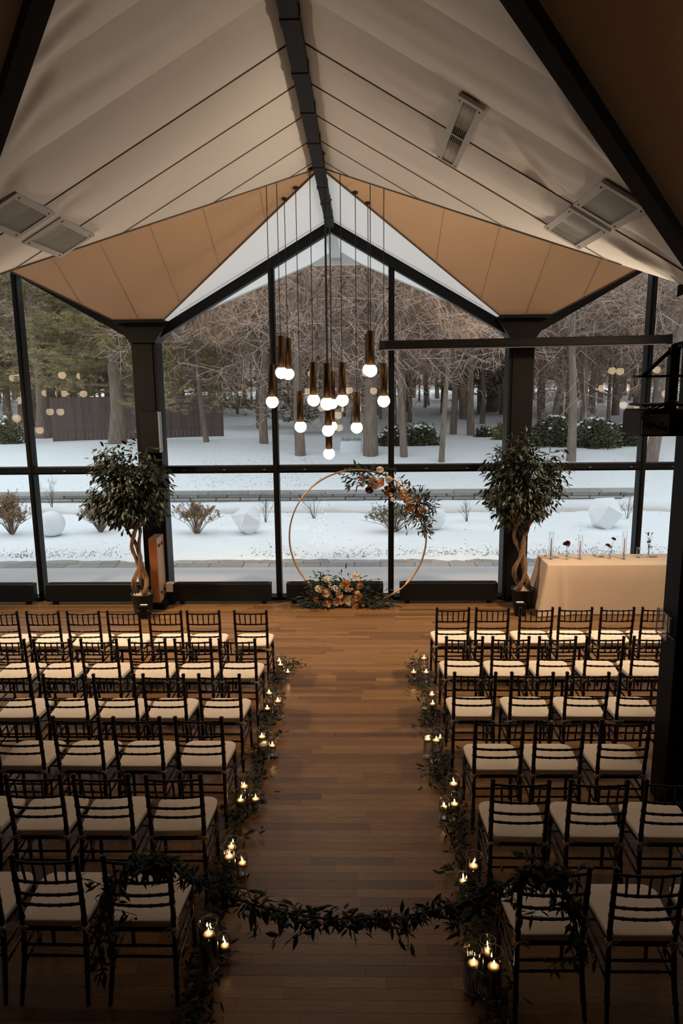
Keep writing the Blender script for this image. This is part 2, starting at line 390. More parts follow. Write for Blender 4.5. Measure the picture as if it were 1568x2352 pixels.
# ================================================================== STRUCTURE
# ---- floor: oak strips
floor = MB().box(XL-0.1, XR+0.1, YB, YW+0.12, -0.12, -0.006).build('floor', M['subfloor']); tag(floor, kind='structure')
PW = 0.0826
plank_mesh = MB().bbox(-0.5, 0.5, -PW/2+0.0003, PW/2-0.0003, -0.02, 0.0, 0.0006).mesh('plank', M['floor'])
rest = MB(); cand = []
y = YW-0.02-PW/2; row = 0
while y > YB:
    x = XL-rnd.uniform(0, 1.2)
    while x < XR:
        ln = rnd.choice((0.45, 0.7, 0.95, 1.2, 1.5, 1.8))*rnd.uniform(0.85, 1.1)
        x0, x1 = max(x, XL), min(x+ln, XR)
        if x1-x0 > 0.03:
            inside = min(x1, 0.78)-max(x0, -0.98)
            pri = -1
            if 2.9 < y < 10.9 and inside > 0.2: pri = inside/(y*y)
            cand.append((pri, x0, x1, y))
        x += ln
    y -= PW; row += 1
cand.sort(key=lambda t: -t[0])
for k, (pri, x0, x1, y) in enumerate(cand):
    if k < 300 and pri > 0:
        inst('plank', plank_mesh, floor, ((x0+x1)/2, y, 0), (0, 0, 0), (x1-x0-0.001, 1, 1))
    else:
        n0 = len(rest.f); e = 0.0004
        rest.quad((x0+e, y-PW/2+e, 0), (x1-e, y-PW/2+e, 0), (x1-e, y+PW/2-e, 0), (x0+e, y+PW/2-e, 0))
        rest.tone += [rnd.random()]
o = rest.build('plank_field', M['floor'], floor); tag(o, kind='stuff')

# ---- side and back walls, balcony that the photographer stands on
def side_wall(name, X, s_):
    """solid towards the back; the bay next to the glass front is glazed like it"""
    w = empty(name, (X, YC, 0)); tag(w, kind='structure'); o_ = w.location
    x0, x1 = (X, X+0.2*s_) if s_ > 0 else (X+0.2*s_, X)
    MB().box(x0, x1, YB, YW-BAY, 0, 6.0).build('wall_panel', M['wall'], w, origin=o_)
    xa, xb = X-0.06, X+0.06
    for yy in (YW-BAY+0.12, YC-0.885, YC+0.885): MB().box(xa, xb, yy-0.045, yy+0.045, 0, ZR-SL*abs(yy-YC)-0.05).build('mullion', M['frame'], w, origin=o_)
    MB().box(xa, xb, YW-BAY, YW, 2.02, 2.13).build('transom', M['frame'], w, origin=o_)
    MB().box(xa, xb, YW-BAY, YW, 0, 0.3).build('sill', M['frame'], w, origin=o_)
    for q in (-1, 1):
        MB().prism([(YC, ZR+0.02), (YC+q*HB, ZR-SL*HB+0.02), (YC+q*HB, ZR-SL*HB-0.15), (YC, ZR-0.15)], 'x', xa, xb).build('gable_beam', M['frame'], w, origin=o_)
    MB().prism([(YW-BAY, 0.3), (YW, 0.3), (YW, ZR-SL*HB-0.1), (YC, ZR-0.1), (YW-BAY, ZR-SL*HB-0.1)], 'x', X-0.005, X+0.005).build('pane', M['pane'], w, origin=o_)
side_wall('wall_left', XL, -1); side_wall('wall_right', XR, 1)
tag(MB().box(XL-0.2, XR+0.2, YB-0.2, YB, 0, 6.0).build('wall_back', M['wall']), kind='structure')
tag(MB().box(XL, XR, YB, 1.4, 1.62, 1.88).build('floor_balcony', M['wall']), kind='structure')

# ---- tented ceiling
ceiling = empty('ceiling'); tag(ceiling, kind='structure')
def wrinkle(x, y, amp):
    return amp*noise.noise(Vector((x*5.5, y*1.4, 3.1)))
def roof_pt(px, py, side):                        # where a line of sight meets the left / right slope of the middle tent
    d = ray(px, py); s = -1 if side == 'l' else 1  # z = ZR - SL*s*(x-XC)
    t = (ZR+SL*s*XC-CAM_H)/(d.z+SL*s*d.x); return CAM+d*t
CREASE = {-1: [], 1: []}
for side, sg, L_ in (('r', 1, [((1140, 275), (1262, 452), .030, .05), ((1168, 300), (1300, 455), -.022, .05), ((1205, 330), (1318, 470), .024, .04), ((1262, 110), (1400, 300), .026, .06), ((1290, 215), (1430, 420), -.024, .05),
                               ((1330, 300), (1468, 455), .030, .05), ((1225, 90), (1300, 190), .02, .05), ((1420, 515), (1560, 612), .034, .04), ((1400, 545), (1568, 640), -.03, .05), ((1480, 470), (1568, 560), .03, .04), ((1250, 470), (1180, 350), .014, .04), ((1060, 390), (1230, 500), .010, .07)]),
                     ('l', -1, [((98, 100), (190, 0), .030, .05), ((70, 150), (160, 40), -.024, .05), ((30, 280), (110, 150), .022, .05), ((10, 330), (75, 240), -.02, .05), ((30, 300), (300, 120), .012, .10), ((0, 440), (40, 380), .014, .05), ((130, 480), (200, 430), .010, .04)])):
    for a_, b_, amp, wd in L_:
        A_, B_ = roof_pt(*a_, side), roof_pt(*b_, side); CREASE[sg].append((A_.y, abs(A_.x-XC), B_.y, abs(B_.x-XC), amp, wd))
def creases(sgn, y, d):                           # pulled folds in the cloth near the vents and the valley beams
    t_ = 0.0
    for (y0, d0, y1, d1, amp, wd) in CREASE[sgn]:
        vy, vd = y1-y0, d1-d0; L2 = vy*vy+vd*vd; u = max(0.0, min(1.0, ((y-y0)*vy+(d-d0)*vd)/L2))
        q = math.hypot(y-y0-u*vy, d-d0-u*vd)
        if q < 3*wd: t_ += 1.4*amp*math.exp(-(q/wd)**2)*(0.25+0.75*math.sin(PI*min(1, max(0, u*0.86+0.07))))
    return t_
def vault_panel(axis, xc, yc0, sgn, a0, a1, lo, hi, nu=6, nv=18, sag=0.018, mat='fabric', wr=0.0, klo=1.0, kst=1.0, dt=HB):
    """strip of the sloped fabric: along `axis` from a0 to a1; d runs away from the ridge to the groin"""
    m = MB()
    def fn(u, v):
        a = a0+(a1-a0)*u
        dmax = max(0.0, min((a-lo)*klo, hi-a, dt))
        d = v*dmax
        s_ = -sag*math.sin(PI*u)*min(1.0, 6*v*(1-v)*min(1.0, dmax))
        if axis == 'y' and xc == XC: s_ += creases(sgn, a, d)*min(1, 8*v*(1-v))*min(1, 12*u*(1-u))
        if wr: s_ += wrinkle(a, d, wr)*min(1, 4*v*(1-v))*(4*u*(1-u))
        z = ZR-SL*d+s_
        return (xc+sgn*d, a, z) if axis == 'y' else (a, yc0+sgn*d/kst, z)
    m.grid(fn, nu, nv)
    return m.build('fabric_panel', M[mat], ceiling, smooth=True)
SEAM_Y = [YC-0.32-0.68*k for k in range(8)]
YC2, KN = 2.30, {-1: 0.83, 1: 0.95}                               # the next crossing, above the balcony rail, lies a little nearer
def seam_line(pts, r=0.006, mat='seam'): MB().tube(pts, r, 5).build('seam', M[mat], ceiling, smooth=True)
for k in BAYS:
    xc = XC+k*BAY
    for sgn in (-1, 1):
        # ridge running towards the glass wall: near diamond, strip by strip
        if k == 0:
            cuts = [YC]+[yy for yy in SEAM_Y if yy > YC2]+[YC2]
            for i in range(len(cuts)-1):
                vault_panel('y', xc, 0, sgn, cuts[i+1], cuts[i], YC2, YC, nu=20, nv=56, klo=KN[sgn], sag=0.028 if i > 3 else 0.014, wr=0.014 if sgn > 0 and i > 2 else (0.006 if i > 3 else 0))
            for yy in cuts[1:-1]:
                d = min((yy-YC2)*KN[sgn], YC-yy, HB)
                if yy > 4.9: seam_line([(xc+sgn*t*d, yy, ZR-SL*t*d-0.003) for t in (0, .25, .5, .75, 1)], 0.0055)
        else:
            vault_panel('y', xc, 0, sgn, YC2, YC, YC2, YC, nu=8, klo=KN[sgn])
        # strip between crossing and glass wall
        vault_panel('y', xc, 0, sgn, YC, YW, YC-HB*2 if False else YC, YW+HB, nu=8, nv=14, sag=0.0, mat='membrane', dt=DT)
        seam_line([(xc+sgn*t*DT, YW-0.26-0.02*t, ZR-SL*t*DT-0.003) for t in (0.03, .3, .6, .9)], 0.003, 'beige_seam')
        vault_panel('y', xc, 0, sgn, YC2-BAY+2.6, YC2, YC2-BAY, YC2, nu=6)
# ridges running across the room
for j, yc in enumerate((YC, YC2)):
    for k in (-2, -1, 0, 1):
        xa, xb = XC+k*BAY, XC+(k+1)*BAY
        lo_x, hi_x = max(xa, XL), min(xb, XR)
        for sgn in (-1, 1):
            n = 8 if k in (-1, 0) else 2
            for i in range(n):
                a0 = lo_x+(hi_x-lo_x)*i/n; a1 = lo_x+(hi_x-lo_x)*(i+1)/n
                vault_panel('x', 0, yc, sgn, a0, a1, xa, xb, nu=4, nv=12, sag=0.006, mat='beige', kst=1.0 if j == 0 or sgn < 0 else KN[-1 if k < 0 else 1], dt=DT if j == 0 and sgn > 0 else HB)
            if j == 0 and sgn > 0 and k in (-1, 0):
                for i in range(1, n):
                    a = lo_x+(hi_x-lo_x)*i/n; d = min(a-xa, xb-a, DT)
                    seam_line([(a, yc+t*d, ZR-SL*t*d-0.003) for t in (0.02, .5, .98)], 0.0022, 'beige_seam')
# edges (groins) with rolled fabric hems, dark steel near the camera
def groin(xa, ya, xb, yb, r, mat, name, drop=0.0):
    MB().tube([(xa+(xb-xa)*t, ya+(yb-ya)*t, ZR-SL*HB*t*(1 if True else 1)-drop) for t in (0, 0.25, 0.5, 0.75, DT/HB)] if False else
              [(xa+(xb-xa)*t, ya+(yb-ya)*t, ZR-SL*HB*t-drop) for t in (0, .22, .44, .66, DT/HB)], r, 8).build(name, M[mat], ceiling, smooth=True)
for k in (-1, 0, 1):
    xc = XC+k*BAY
    for sgn in (-1, 1):
        groin(xc, YC, xc+sgn*HB, YW, 0.014, 'seam', 'hem')
        groin(xc, YC, xc+sgn*HB, YC-HB, 0.011, 'seam', 'hem')
        m = MB(); a = Vector((xc, YC2, ZR+0.01)); b = Vector((xc+sgn*HB, YC2+HB/KN[sgn], ZR-SL*HB+0.01))
        t = (b-a).normalized(); side = Vector((t.y, -t.x, 0)).normalized()*0.045; dn = Vector((0, 0, -0.085))
        for p, q in ((a, b),):
            vs_ = [p-side, p+side, p+side+dn, p-side+dn, q-side, q+side, q+side+dn, q-side+dn]
            m.add(vs_, [(0,1,2,3),(7,6,5,4),(0,4,5,1),(1,5,6,2),(2,6,7,3),(3,7,4,0)])
        m.build('valley_beam', M['beam'], ceiling)
    m = MB().box(xc-0.055, xc+0.055, YB, YW-0.02, ZR-0.13, ZR+0.03)
    for yy in np.arange(3.2, YW-0.2, 0.78): m.box(xc-0.061, xc+0.061, yy, yy+0.09, ZR-0.137, ZR-0.02)
    m.build('ridge_beam', M['beam'], ceiling)
MB().box(XL-0.2, XR+0.2, YB-0.2, YC+0.05, ZR+0.10, ZR+0.16).build('light_block_deck', M['wall'], ceiling)  # unseen flat deck, added to block sky light above the fabric
# gable ends above the side walls and the back
for xs in (XL, XR):
    pass

# ---- outside eaves (white soffit prows) over every bay
for n_, k in enumerate(BAYS):
    xc = XC+k*BAY; pr = empty('trim_%d' % (n_+1)); tag(pr, kind='structure')
    for sgn in (-1, 1):
        m = MB(); apex = (xc, YW+HB, ZR); c = (xc+sgn*HB, YW+0.06, ZR-SL*HB); w = (xc, YW+0.06, ZR)
        up = Vector((0, 0, 0.14))
        A, C, W = Vector(apex), Vector(c), Vector(w)
        m.add([A, C, W], [(0, 1, 2)])
        m.build('soffit', M['membrane'], pr)
        nv_ = (C-A).normalized()
        MB().tube([A+Vector((0, 0, 0.04)), C+Vector((0, 0, 0.04))], 0.05, 4).build('fascia', M['soffit'], pr)
    MB().box(xc-0.09, xc+0.09, YW+0.1, YW+HB-0.2, ZR-0.16, ZR-0.01).build('ridge_casing', M['soffit'], pr)
    MB().prism([(xc-0.42, ZR-0.27), (xc+0.42, ZR-0.27), (xc+0.42, ZR-0.20), (xc, ZR+0.05), (xc-0.42, ZR-0.20)], 'y', YW+HB-0.45, YW+HB-0.38).build('gable_plate', M['soffit'], pr)

# ---- glass wall: columns, mullions, transom, gable beams
wall = empty('wall_front', (XC, YW, 0)); tag(wall, kind='structure')
O = wall.location.copy()
def wpart(mb, name, mat='frame'): return mb.build(name, M[mat], wall, origin=O)
CW, MW = 0.185, 0.042
ZTB, ZTT = 2.02, 2.13
for k in (-2, -1, 0, 1):
    x = XC+HB+k*BAY
    m = MB().bbox(x-CW, x+CW, YW-0.20, YW+0.14, 0, 4.06, 0.006)
    m.box(x-CW+0.055, x+CW-0.055, YW-0.215, YW-0.19, 0, 4.03)
    wpart(m, 'column')
    m = MB().prism([(x-CW, 3.99), (x+CW, 3.99), (x+CW+0.19, ZT-0.02), (x-CW-0.19, ZT-0.02)], 'y', YW-0.26, YW+0.14); m.build('column_head', M['frame'], ceiling)
    MB().box(x-0.36, x+0.36, YW-0.40, YW+0.14, ZT-0.03, ZT+0.012).build('head_plate', M['frame'], ceiling)
win = 0
for k in BAYS:
    xc = XC+k*BAY
    for s_ in (-1, 1):
        xm = xc+s_*0.885; zt = ZR-SL*0.885-0.10
        m = MB().bbox(xm-MW, xm+MW, YW-0.10, YW+0.08, 0.0, zt, 0.004).box(xm-MW+0.025, xm+MW-0.025, YW-0.115, YW-0.09, 0.0, zt); wpart(m, 'mullion')
        # sloping gable beam
        a, b = (xc, ZR+0.0), (xc+s_*(HB-CW+0.02), ZR-SL*(HB-CW+0.02))
        th = 0.155
        m = MB().prism([(a[0], a[1]), (b[0], b[1]), (b[0], b[1]-th), (a[0], a[1]-th)], 'y', YW-0.09, YW+0.09)
        m.prism([(a[0], a[1]-0.06), (b[0], b[1]-0.06), (b[0], b[1]-th-0.012), (a[0], a[1]-th-0.012)], 'y', YW-0.13, YW-0.085)
        wpart(m, 'gable_beam')
    xs = [xc-HB+CW, xc-0.885-MW, xc-0.885+MW, xc+0.885-MW, xc+0.885+MW, xc+HB-CW]
    wpart(MB().bbox(xc-HB+CW, xc+HB-CW, YW-0.085, YW+0.075, ZTB, ZTT, 0.004).box(xc-HB+CW, xc+HB-CW, YW-0.105, YW-0.08, ZTB+0.03, ZTT-0.035), 'transom')
    wpart(MB().box(xc-HB+CW, xc+HB-CW, YW-0.14, YW+0.08, 0.0, 0.045), 'sill')
    for t in np.arange(-2.3, 2.4, 0.62):
        if min(abs(t-0.885), abs(t+0.885)) > 0.1: wpart(MB().box(xc+t-0.018, xc+t+0.018, YW-0.111, YW-0.1, ZTB+0.052, ZTB+0.062), 'clip', 'grey_strip')
    for i in (0, 2, 4):
        xa, xb = xs[i], xs[i+1]
        top = lambda x: ZR-0.15-SL*abs(x-xc)
        win += 1; w = empty('window_%d' % win, ((xa+xb)/2, YW, 0.0)); tag(w, kind='structure')
        lo = MB().box(xa-0.01, xb+0.01, YW-0.006, YW+0.006, 0.04, ZTB+0.01)
        lo.build('pane', M['pane'], w, origin=w.location)
        win += 1; w = empty('window_%d' % win, ((xa+xb)/2, YW, ZTT)); tag(w, kind='structure')
        pts = [(xa-0.01, ZTT-0.01), (xb+0.01, ZTT-0.01), (xb+0.01, top(xb)+0.03)] + ([(xc, top(xc)+0.03)] if i == 2 else []) + [(xa-0.01, top(xa)+0.03)]
        MB().prism(pts, 'y', YW-0.006, YW+0.006).build('pane', M['pane'], w, origin=w.location)

# ---- inner pillar on the right that carries the tent
PX0, PX1, PY0, PY1 = 2.43, 2.70, 5.38, 5.65
pl = empty('trim_4', ((PX0+PX1)/2, (PY0+PY1)/2, 0)); tag(pl, kind='structure')
MB().bbox(PX0, PX1, PY0, PY1, 0, 4.35, 0.006).build('pillar', M['black'], pl, origin=pl.location)
pl2 = empty('trim_5', (XC-HB-0.1, YC-HB, 0)); tag(pl2, kind='structure')
MB().bbox(-0.14, 0.14, -0.14, 0.14, 0, 4.2, 0.006).build('pillar', M['black'], pl2)

# ================================================================== CEILING VENTS
def vent(name, label, side, quad, slats, along, divider=False, border=0.05):
    """quad: 4 pixel corners -> rectangle on the slope in (Y, d) coordinates"""
    P = [roof_pt(*q, side) for q in quad]; s = -1 if side == 'l' else 1
    k = math.sqrt(1+SL*SL)
    Ys = sorted(p.y for p in P); Ds = sorted(abs(p.x-XC)*k for p in P)
    y0, y1 = (Ys[0]+Ys[1])/2, (Ys[2]+Ys[3])/2; d0, d1 = (Ds[0]+Ds[1])/2, (Ds[2]+Ds[3])/2
    yc, dc = (y0+y1)/2, (d0+d1)/2; hy, hd = (y1-y0)/2, (d1-d0)/2
    root = empty(name, (XC+s*dc/k, yc, ZR-SL*dc/k-0.012)); root.rotation_euler = (0, math.atan(SL)*s, 0)
    tag(root, label, 'air vent', 'vents in the fabric ceiling')
    b = border                                    # local: x down the slope (signed), y along ridge, -z into the room
    m = MB(); zz0, zz1 = -0.022, 0.0
    m.box(-hd, hd, -hy, -hy+b, zz0, zz1).box(-hd, hd, hy-b, hy, zz0, zz1).box(-hd, -hd+b, -hy+b, hy-b, zz0, zz1).box(hd-b, hd, -hy+b, hy-b, zz0, zz1)
    if divider: m.box(-hd+b, hd-b, -0.012, 0.012, zz0, zz1) if along == 'y' else m.box(-0.012, 0.012, -hy+b, hy-b, zz0, zz1)
    fr = m.build('frame', M['vent'], root)
    MB().box(-hd+b, hd-b, -hy+b, hy-b, -0.002, 0.001).build('backing', M['vent_dark'], root)
    if slats > 14:
        g = MB()
        for i in range(slats):
            t = (i+0.5)/slats*2-1
            if along == 'x': yy = t*(hy-b); w = (hy-b)/slats*0.42; g.box(-hd+b, hd-b, yy-w, yy+w, -0.016, -0.012)
            else: xx = t*(hd-b); w = (hd-b)/slats*0.42; g.box(xx-w, xx+w, -hy+b, hy-b, -0.016, -0.012)
        g.build('grille', M['vent'], root)
    else:
        for i in range(slats):
            t = (i+0.5)/slats*2-1
            for h in ((-1, 1) if divider else (0,)):
                g = MB()
                xx = t*(hd-b); w = (hd-b)/slats*0.55
                ya, yb = (-hy+b, hy-b) if h == 0 else ((-hy+b, -0.014) if h < 0 else (0.014, hy-b))
                g.add([(xx-w, ya, -0.006), (xx+w*0.7, ya, -0.019), (xx+w*0.7, yb, -0.019), (xx-w, yb, -0.006), (xx-w, ya, -0.003), (xx+w*0.7, ya, -0.016), (xx+w*0.7, yb, -0.016), (xx-w, yb, -0.003)],
                      [(0,1,2,3),(7,6,5,4),(0,4,5,1),(1,5,6,2),(2,6,7,3),(3,7,4,0)])
                g.build('louver', M['vent'], root)
    for (a, c) in ((-1, -1), (1, -1), (-1, 1), (1, 1)):
        MB().lathe([(0, -0.028), (0.006, -0.027), (0.008, -0.022)], 8, (a*(hd-b/2), c*(hy-b*1.4), 0)).build('rivet', M['rivet'], fr)
vent('ceiling_vent', 'square cream ceiling grille on the lectern side slope, higher of its pair', 'l', [(36, 434), (125, 480), (32, 541), (-60, 492)], 36, 'y')
vent('ceiling_vent', 'square cream ceiling grille on the lectern side slope, beside the hem of beige fabric', 'l', [(138, 487), (212, 534), (134, 585), (50, 548)], 34, 'y')
vent('ceiling_vent', 'long narrow louvered ceiling vent with a bar across its middle', 'r', [(1055, 204), (1119, 244), (1048, 380), (1006, 350)], 7, 'y', divider=True, border=0.042)
vent('ceiling_vent', 'square cream ceiling grille on the table side slope, beside the dark valley beam', 'r', [(1386, 405), (1496, 473), (1414, 517), (1318, 460)], 36, 'y')
vent('ceiling_vent', 'square cream ceiling grille on the table side slope, beside the hem of beige fabric', 'r', [(1309, 466), (1405, 520), (1332, 567), (1254, 513)], 34, 'y')

# ================================================================== PENDANT LAMPS
def ceil_z(x, y, xc=XC): return ZR-SL*max(0, min(abs(x-xc), abs(y-YC)))
def pendant(x, y, zg, xc, label, group):
    root = empty('pendant_lamp', (x, y, ceil_z(x, y, xc))); tag(root, label, 'pendant lamp', group)
    zc = ceil_z(x, y, xc); R = 0.070; zt = zg+R*0.80
    MB().tube([(0, 0, 0.0), (0, 0, zt+0.355-zc)], 0.0042, 6).build('cord', M['cord'], root)
    MB().lathe([(0.0, 0.0), (0.03, 0.0), (0.03, -0.02), (0, -0.022)], 12).build('ceiling_cup', M['cord'], root, True)
    tb = MB().lathe([(0.0, 0.36), (0.039, 0.36), (0.041, 0.355), (0.041, 0.0), (0.038, 0.0), (0.038, 0.05), (0, 0.05)], 18, (0, 0, zt-zc)).build('tube', M['brass'], root, True)
    MB().tube([(-0.046, 0, zt-zc+0.31), (0.046, 0, zt-zc+0.31)], 0.003, 5).build('pin', M['brass'], tb)
    MB().lathe([(R*math.sin(PI*i/14), -R*math.cos(PI*i/14)) for i in range(15)], 22, (0, 0, zg-zc)).build('globe', M['globe'], root, True)
    return root
# (globe pixel, distance along the room)
PEND = [(625, 923, 7.75, 'outermost of cluster, in front of the lectern side mullion'), (646, 856, 8.0, 'hanging high, overlapping the globe behind it'),
        (662, 859, 8.75, 'hanging high, half hidden behind its higher neighbour'), (690, 980, 8.4, 'hanging low over the leaning dark trunk'),
        (720, 919, 7.7, 'hanging at middle height beside the low one'), (751, 927, 7.25, 'hanging at cluster centre, in front of others'),
        (763, 927, 9.1, 'hanging at the centre, mostly hidden behind another'), (786, 919, 7.75, 'hanging at middle height just past the cluster centre'),
        (753.5, 988.6, 7.9, 'hanging second lowest in the cluster'), (762, 979, 9.2, 'peeping out behind the second lowest'),
        (755.5, 1042, 8.36, 'hanging lowest of the whole cluster'), (819, 982, 8.3, 'hanging low in front of the thick tree trunk'),
        (851, 851, 7.1, 'hanging highest of the cluster toward the screen housing'), (846, 849, 8.9, 'hanging high, hidden behind the highest one'),
        (881, 921, 7.8, 'outermost of cluster, in front of the table side mullion')]
pts = []
for (px, py, Y, where) in PEND:
    Y *= 1.06; p = at_y(px, py, Y)
    for it in range(6):                           # the cords rise behind the hem, into the cross vault
        if abs(p.x-XC) > 0.12: Y = min(max(Y, YC-abs(p.x-XC)+0.14), YC+abs(p.x-XC)-0.05)
        p = at_y(px, py, Y)
    pts.append(p)
    pendant(p.x, p.y, p.z, XC, 'brass pendant lamp, glowing globe, '+where, 'pendant cluster in the middle bay')
for k, w in ((-1, 'left'), (1, 'right')):
    for p in pts: pendant(XC+k*BAY+(p.x-XC), p.y, p.z, XC+k*BAY, 'brass tube pendant lamp of the cluster in the %s side bay, mirrored in the glass' % w, 'pendant cluster in the %s bay' % w)

# ================================================================== CHAIRS
def bamboo(m, a, b, r, nodes, n=8, bow=0.0, bowdir=(0, -1, 0), steps=6, r2=None):
    a, b = Vector(a), Vector(b); ts = [(i/steps, 1.0) for i in range(steps+1)]
    ln = (b-a).length
    for t in nodes: ts += [(t-0.011/ln, 1.0), (t-0.004/ln, 1.28), (t+0.004/ln, 1.28), (t+0.011/ln, 1.0)]
    ts.sort(); P, R = [], []
    for t, k in ts:
        P.append(a+(b-a)*t+Vector(bowdir)*(bow*4*t*(1-t))); R.append((r+((r2 or r)-r)*t)*k)
    m.tube(P, R, n); return m
def chair_meshes():
    out = []
    TW, SW, FW_ = 0.179, 0.176, 0.192
    for s in (-1, 1):
        m = MB()
        pts = [(s*0.190, -0.268, 0), (s*0.180, -0.215, 0.22), (s*SW, -0.192, 0.42), (s*0.177, -0.200, 0.55), (s*TW, -0.222, 0.75), (s*TW, -0.235, 0.893)]
        ts = []
        P = [Vector(p) for p in pts]; Q, R = [], []
        for i in range(len(P)-1):
            for t in (0, 0.5): Q.append(P[i].lerp(P[i+1], t)); R.append(0.0155)
        Q.append(P[-1]); R.append(0.0150)
        nodes = [0.10, 0.30, 0.50, 0.61, 0.68, 0.76]
        Q2, R2 = [], []
        for i in range(len(Q)-1):
            Q2.append(Q[i]); R2.append(R[i])
            for zn in nodes:
                if Q[i].z < zn <= Q[i+1].z:
                    for dz, kk in ((-0.010, 1.0), (-0.004, 1.22), (0.004, 1.22), (0.010, 1.0)):
                        t = (zn+dz-Q[i].z)/(Q[i+1].z-Q[i].z); Q2.append(Q[i].lerp(Q[i+1], t)); R2.append(0.0155*kk)
        Q2.append(Q[-1]); R2.append(0.0150)
        z = 0.893
        for dz, r in ((0.004, 0.012), (0.008, 0.0165), (0.016, 0.0185), (0.024, 0.0165), (0.029, 0.009)): Q2.append(Vector((s*TW, -0.2355, z+dz))); R2.append(r)
        R2[0] = 0.0125; R2[1] = 0.0135
        m.tube(Q2, R2, 8); out.append(('back_post', m, 'chair'))
        m = MB(); bamboo(m, (s*FW_, 0.175, 0), (s*(FW_-0.004), 0.168, 0.425), 0.0125, (0.25, 0.52, 0.78), 8, r2=0.016); out.append(('leg', m, 'chair'))
    for z, yb in ((0.878, -0.2335), (0.752, -0.2225), (0.668, -0.2135), (0.598, -0.206)):
        m = MB(); bamboo(m, (-TW+0.004, yb, z), (TW-0.004, yb, z), 0.0088, (0.16, 0.33, 0.5, 0.67, 0.84), 7, bow=0.018, steps=8); out.append(('rail', m, 'chair'))
    for i in range(5):
        x = (-2+i)*0.0585; u = x/TW; bow = 0.018*(1-u*u)
        m = MB(); bamboo(m, (x, -0.2225-bow, 0.752), (x*1.06, -0.2335-bow, 0.878), 0.0072, (0.5,), 6, steps=2); out.append(('spindle', m, 'chair'))
    # seat frame
    def outline(grow, n=10, fr=0.07, rr=0.03):
        hw_b, hw_f, yb, yf = 0.178+grow, 0.200+grow, -0.200-grow, 0.190+grow; pts = []
        for (cx, cy, r, a0) in ((hw_f-fr, yf-fr, fr, 0), (-(hw_f-fr), yf-fr, fr, PI/2), (-(hw_b-rr), yb+rr, rr, PI), (hw_b-rr, yb+rr, rr, 1.5*PI)):
            for i in range(n+1):
                a = a0+PI/2*i/n; pts.append((cx+r*math.cos(a), cy+r*math.sin(a)))
        return pts
    m = MB().prism(outline(0.0, 5), 'z', 0.415, 0.442); out.append(('seat_frame', m, 'chair'))
    # puffed cushion with a welt
    m = MB(); rings = [(-0.016, 0.443), (-0.003, 0.444), (0.004, 0.450), (0.006, 0.466), (0.010, 0.482), (0.010, 0.487), (0.004, 0.490), (-0.012, 0.4925), (-0.05, 0.498), (-0.10, 0.502), (-0.15, 0.504)]
    base = outline(0.0, 7)
    for g, z in rings:
        for (x, y_) in base:
            k = 1.0
            L_ = math.hypot(x, y_); m.v.append((x*(1+g/L_), y_*(1+g/L_), z))
    nb = len(base)
    for i in range(len(rings)-1):
        for j in range(nb):
            j2 = (j+1) % nb; m.f.append((i*nb+j, i*nb+j2, (i+1)*nb+j2, (i+1)*nb+j))
    m.f.append(tuple((len(rings)-1)*nb+j for j in range(nb))); m.f.append(tuple(reversed(range(nb))))
    out.append(('cushion', m, 'cushion'))
    # stretchers
    def st(a, b, r=0.0085): mm = MB(); bamboo(mm, a, b, r, (0.25, 0.5, 0.75), 6, steps=3); out.append(('stretcher', mm, 'chair'))
    for s in (-1, 1):
        st((s*0.181, -0.218, 0.21), (s*FW_, 0.174, 0.23)); st((s*0.179, -0.207, 0.30), (s*FW_, 0.172, 0.32))
    st((-FW_, 0.173, 0.27), (FW_, 0.173, 0.27)); st((-FW_, 0.171, 0.345), (FW_, 0.171, 0.345))
    st((-0.178, -0.204, 0.33), (0.178, -0.204, 0.33)); st((-0.179, -0.21, 0.265), (0.179, -0.21, 0.265))
    # bows that tie the cushion to the posts
    ties = []
    for v in range(3):
        rr_ = random.Random(50+v)
        for s in (-1, 1):
            m = MB(); c = Vector((s*0.178, -0.212, 0.447))
            m.tube([c+Vector((0.0185*math.cos(a), 0.017+0.0185*math.sin(a), 0)) for a in np.linspace(0, 2*PI, 9)], 0.004, 5)
            for d in (-1, 1):
                L_ = (0.045+0.02*rr_.random())*(0.55 if d == s else 1.0)
                ex = Vector((d*L_*0.9, -0.012, rr_.uniform(-0.012, 0.020)))
                pp = Vector((0.0, 0.0, 0.011))
                m.tube([c, c+ex*0.5+pp, c+ex+pp*0.4, c+ex*0.6-pp*0.8, c], 0.0042, 5)
                tl = Vector((d*rr_.uniform(0.02, 0.07)*(0.5 if d == s else 1.0), -0.015, -rr_.uniform(0.02, 0.05)))
                m.tube([c, c+tl*0.5+Vector((0, -0.006, 0.004)), c+tl], 0.0042, 5)
            m.lathe([(0, -0.008), (0.008, -0.004), (0.008, 0.004), (0, 0.008)], 8, tuple(c+Vector((0, -0.008, 0))))
            ties.append((v, m.mesh('tie', M['tie'], True)))
    return [(n_, mb.mesh(n_, M[mt], True), mt) for n_, mb, mt in out], ties
CH, TIES = chair_meshes()
ORD = ['first', 'second', 'third', 'fourth', 'fifth', 'sixth', 'seventh', 'eighth']
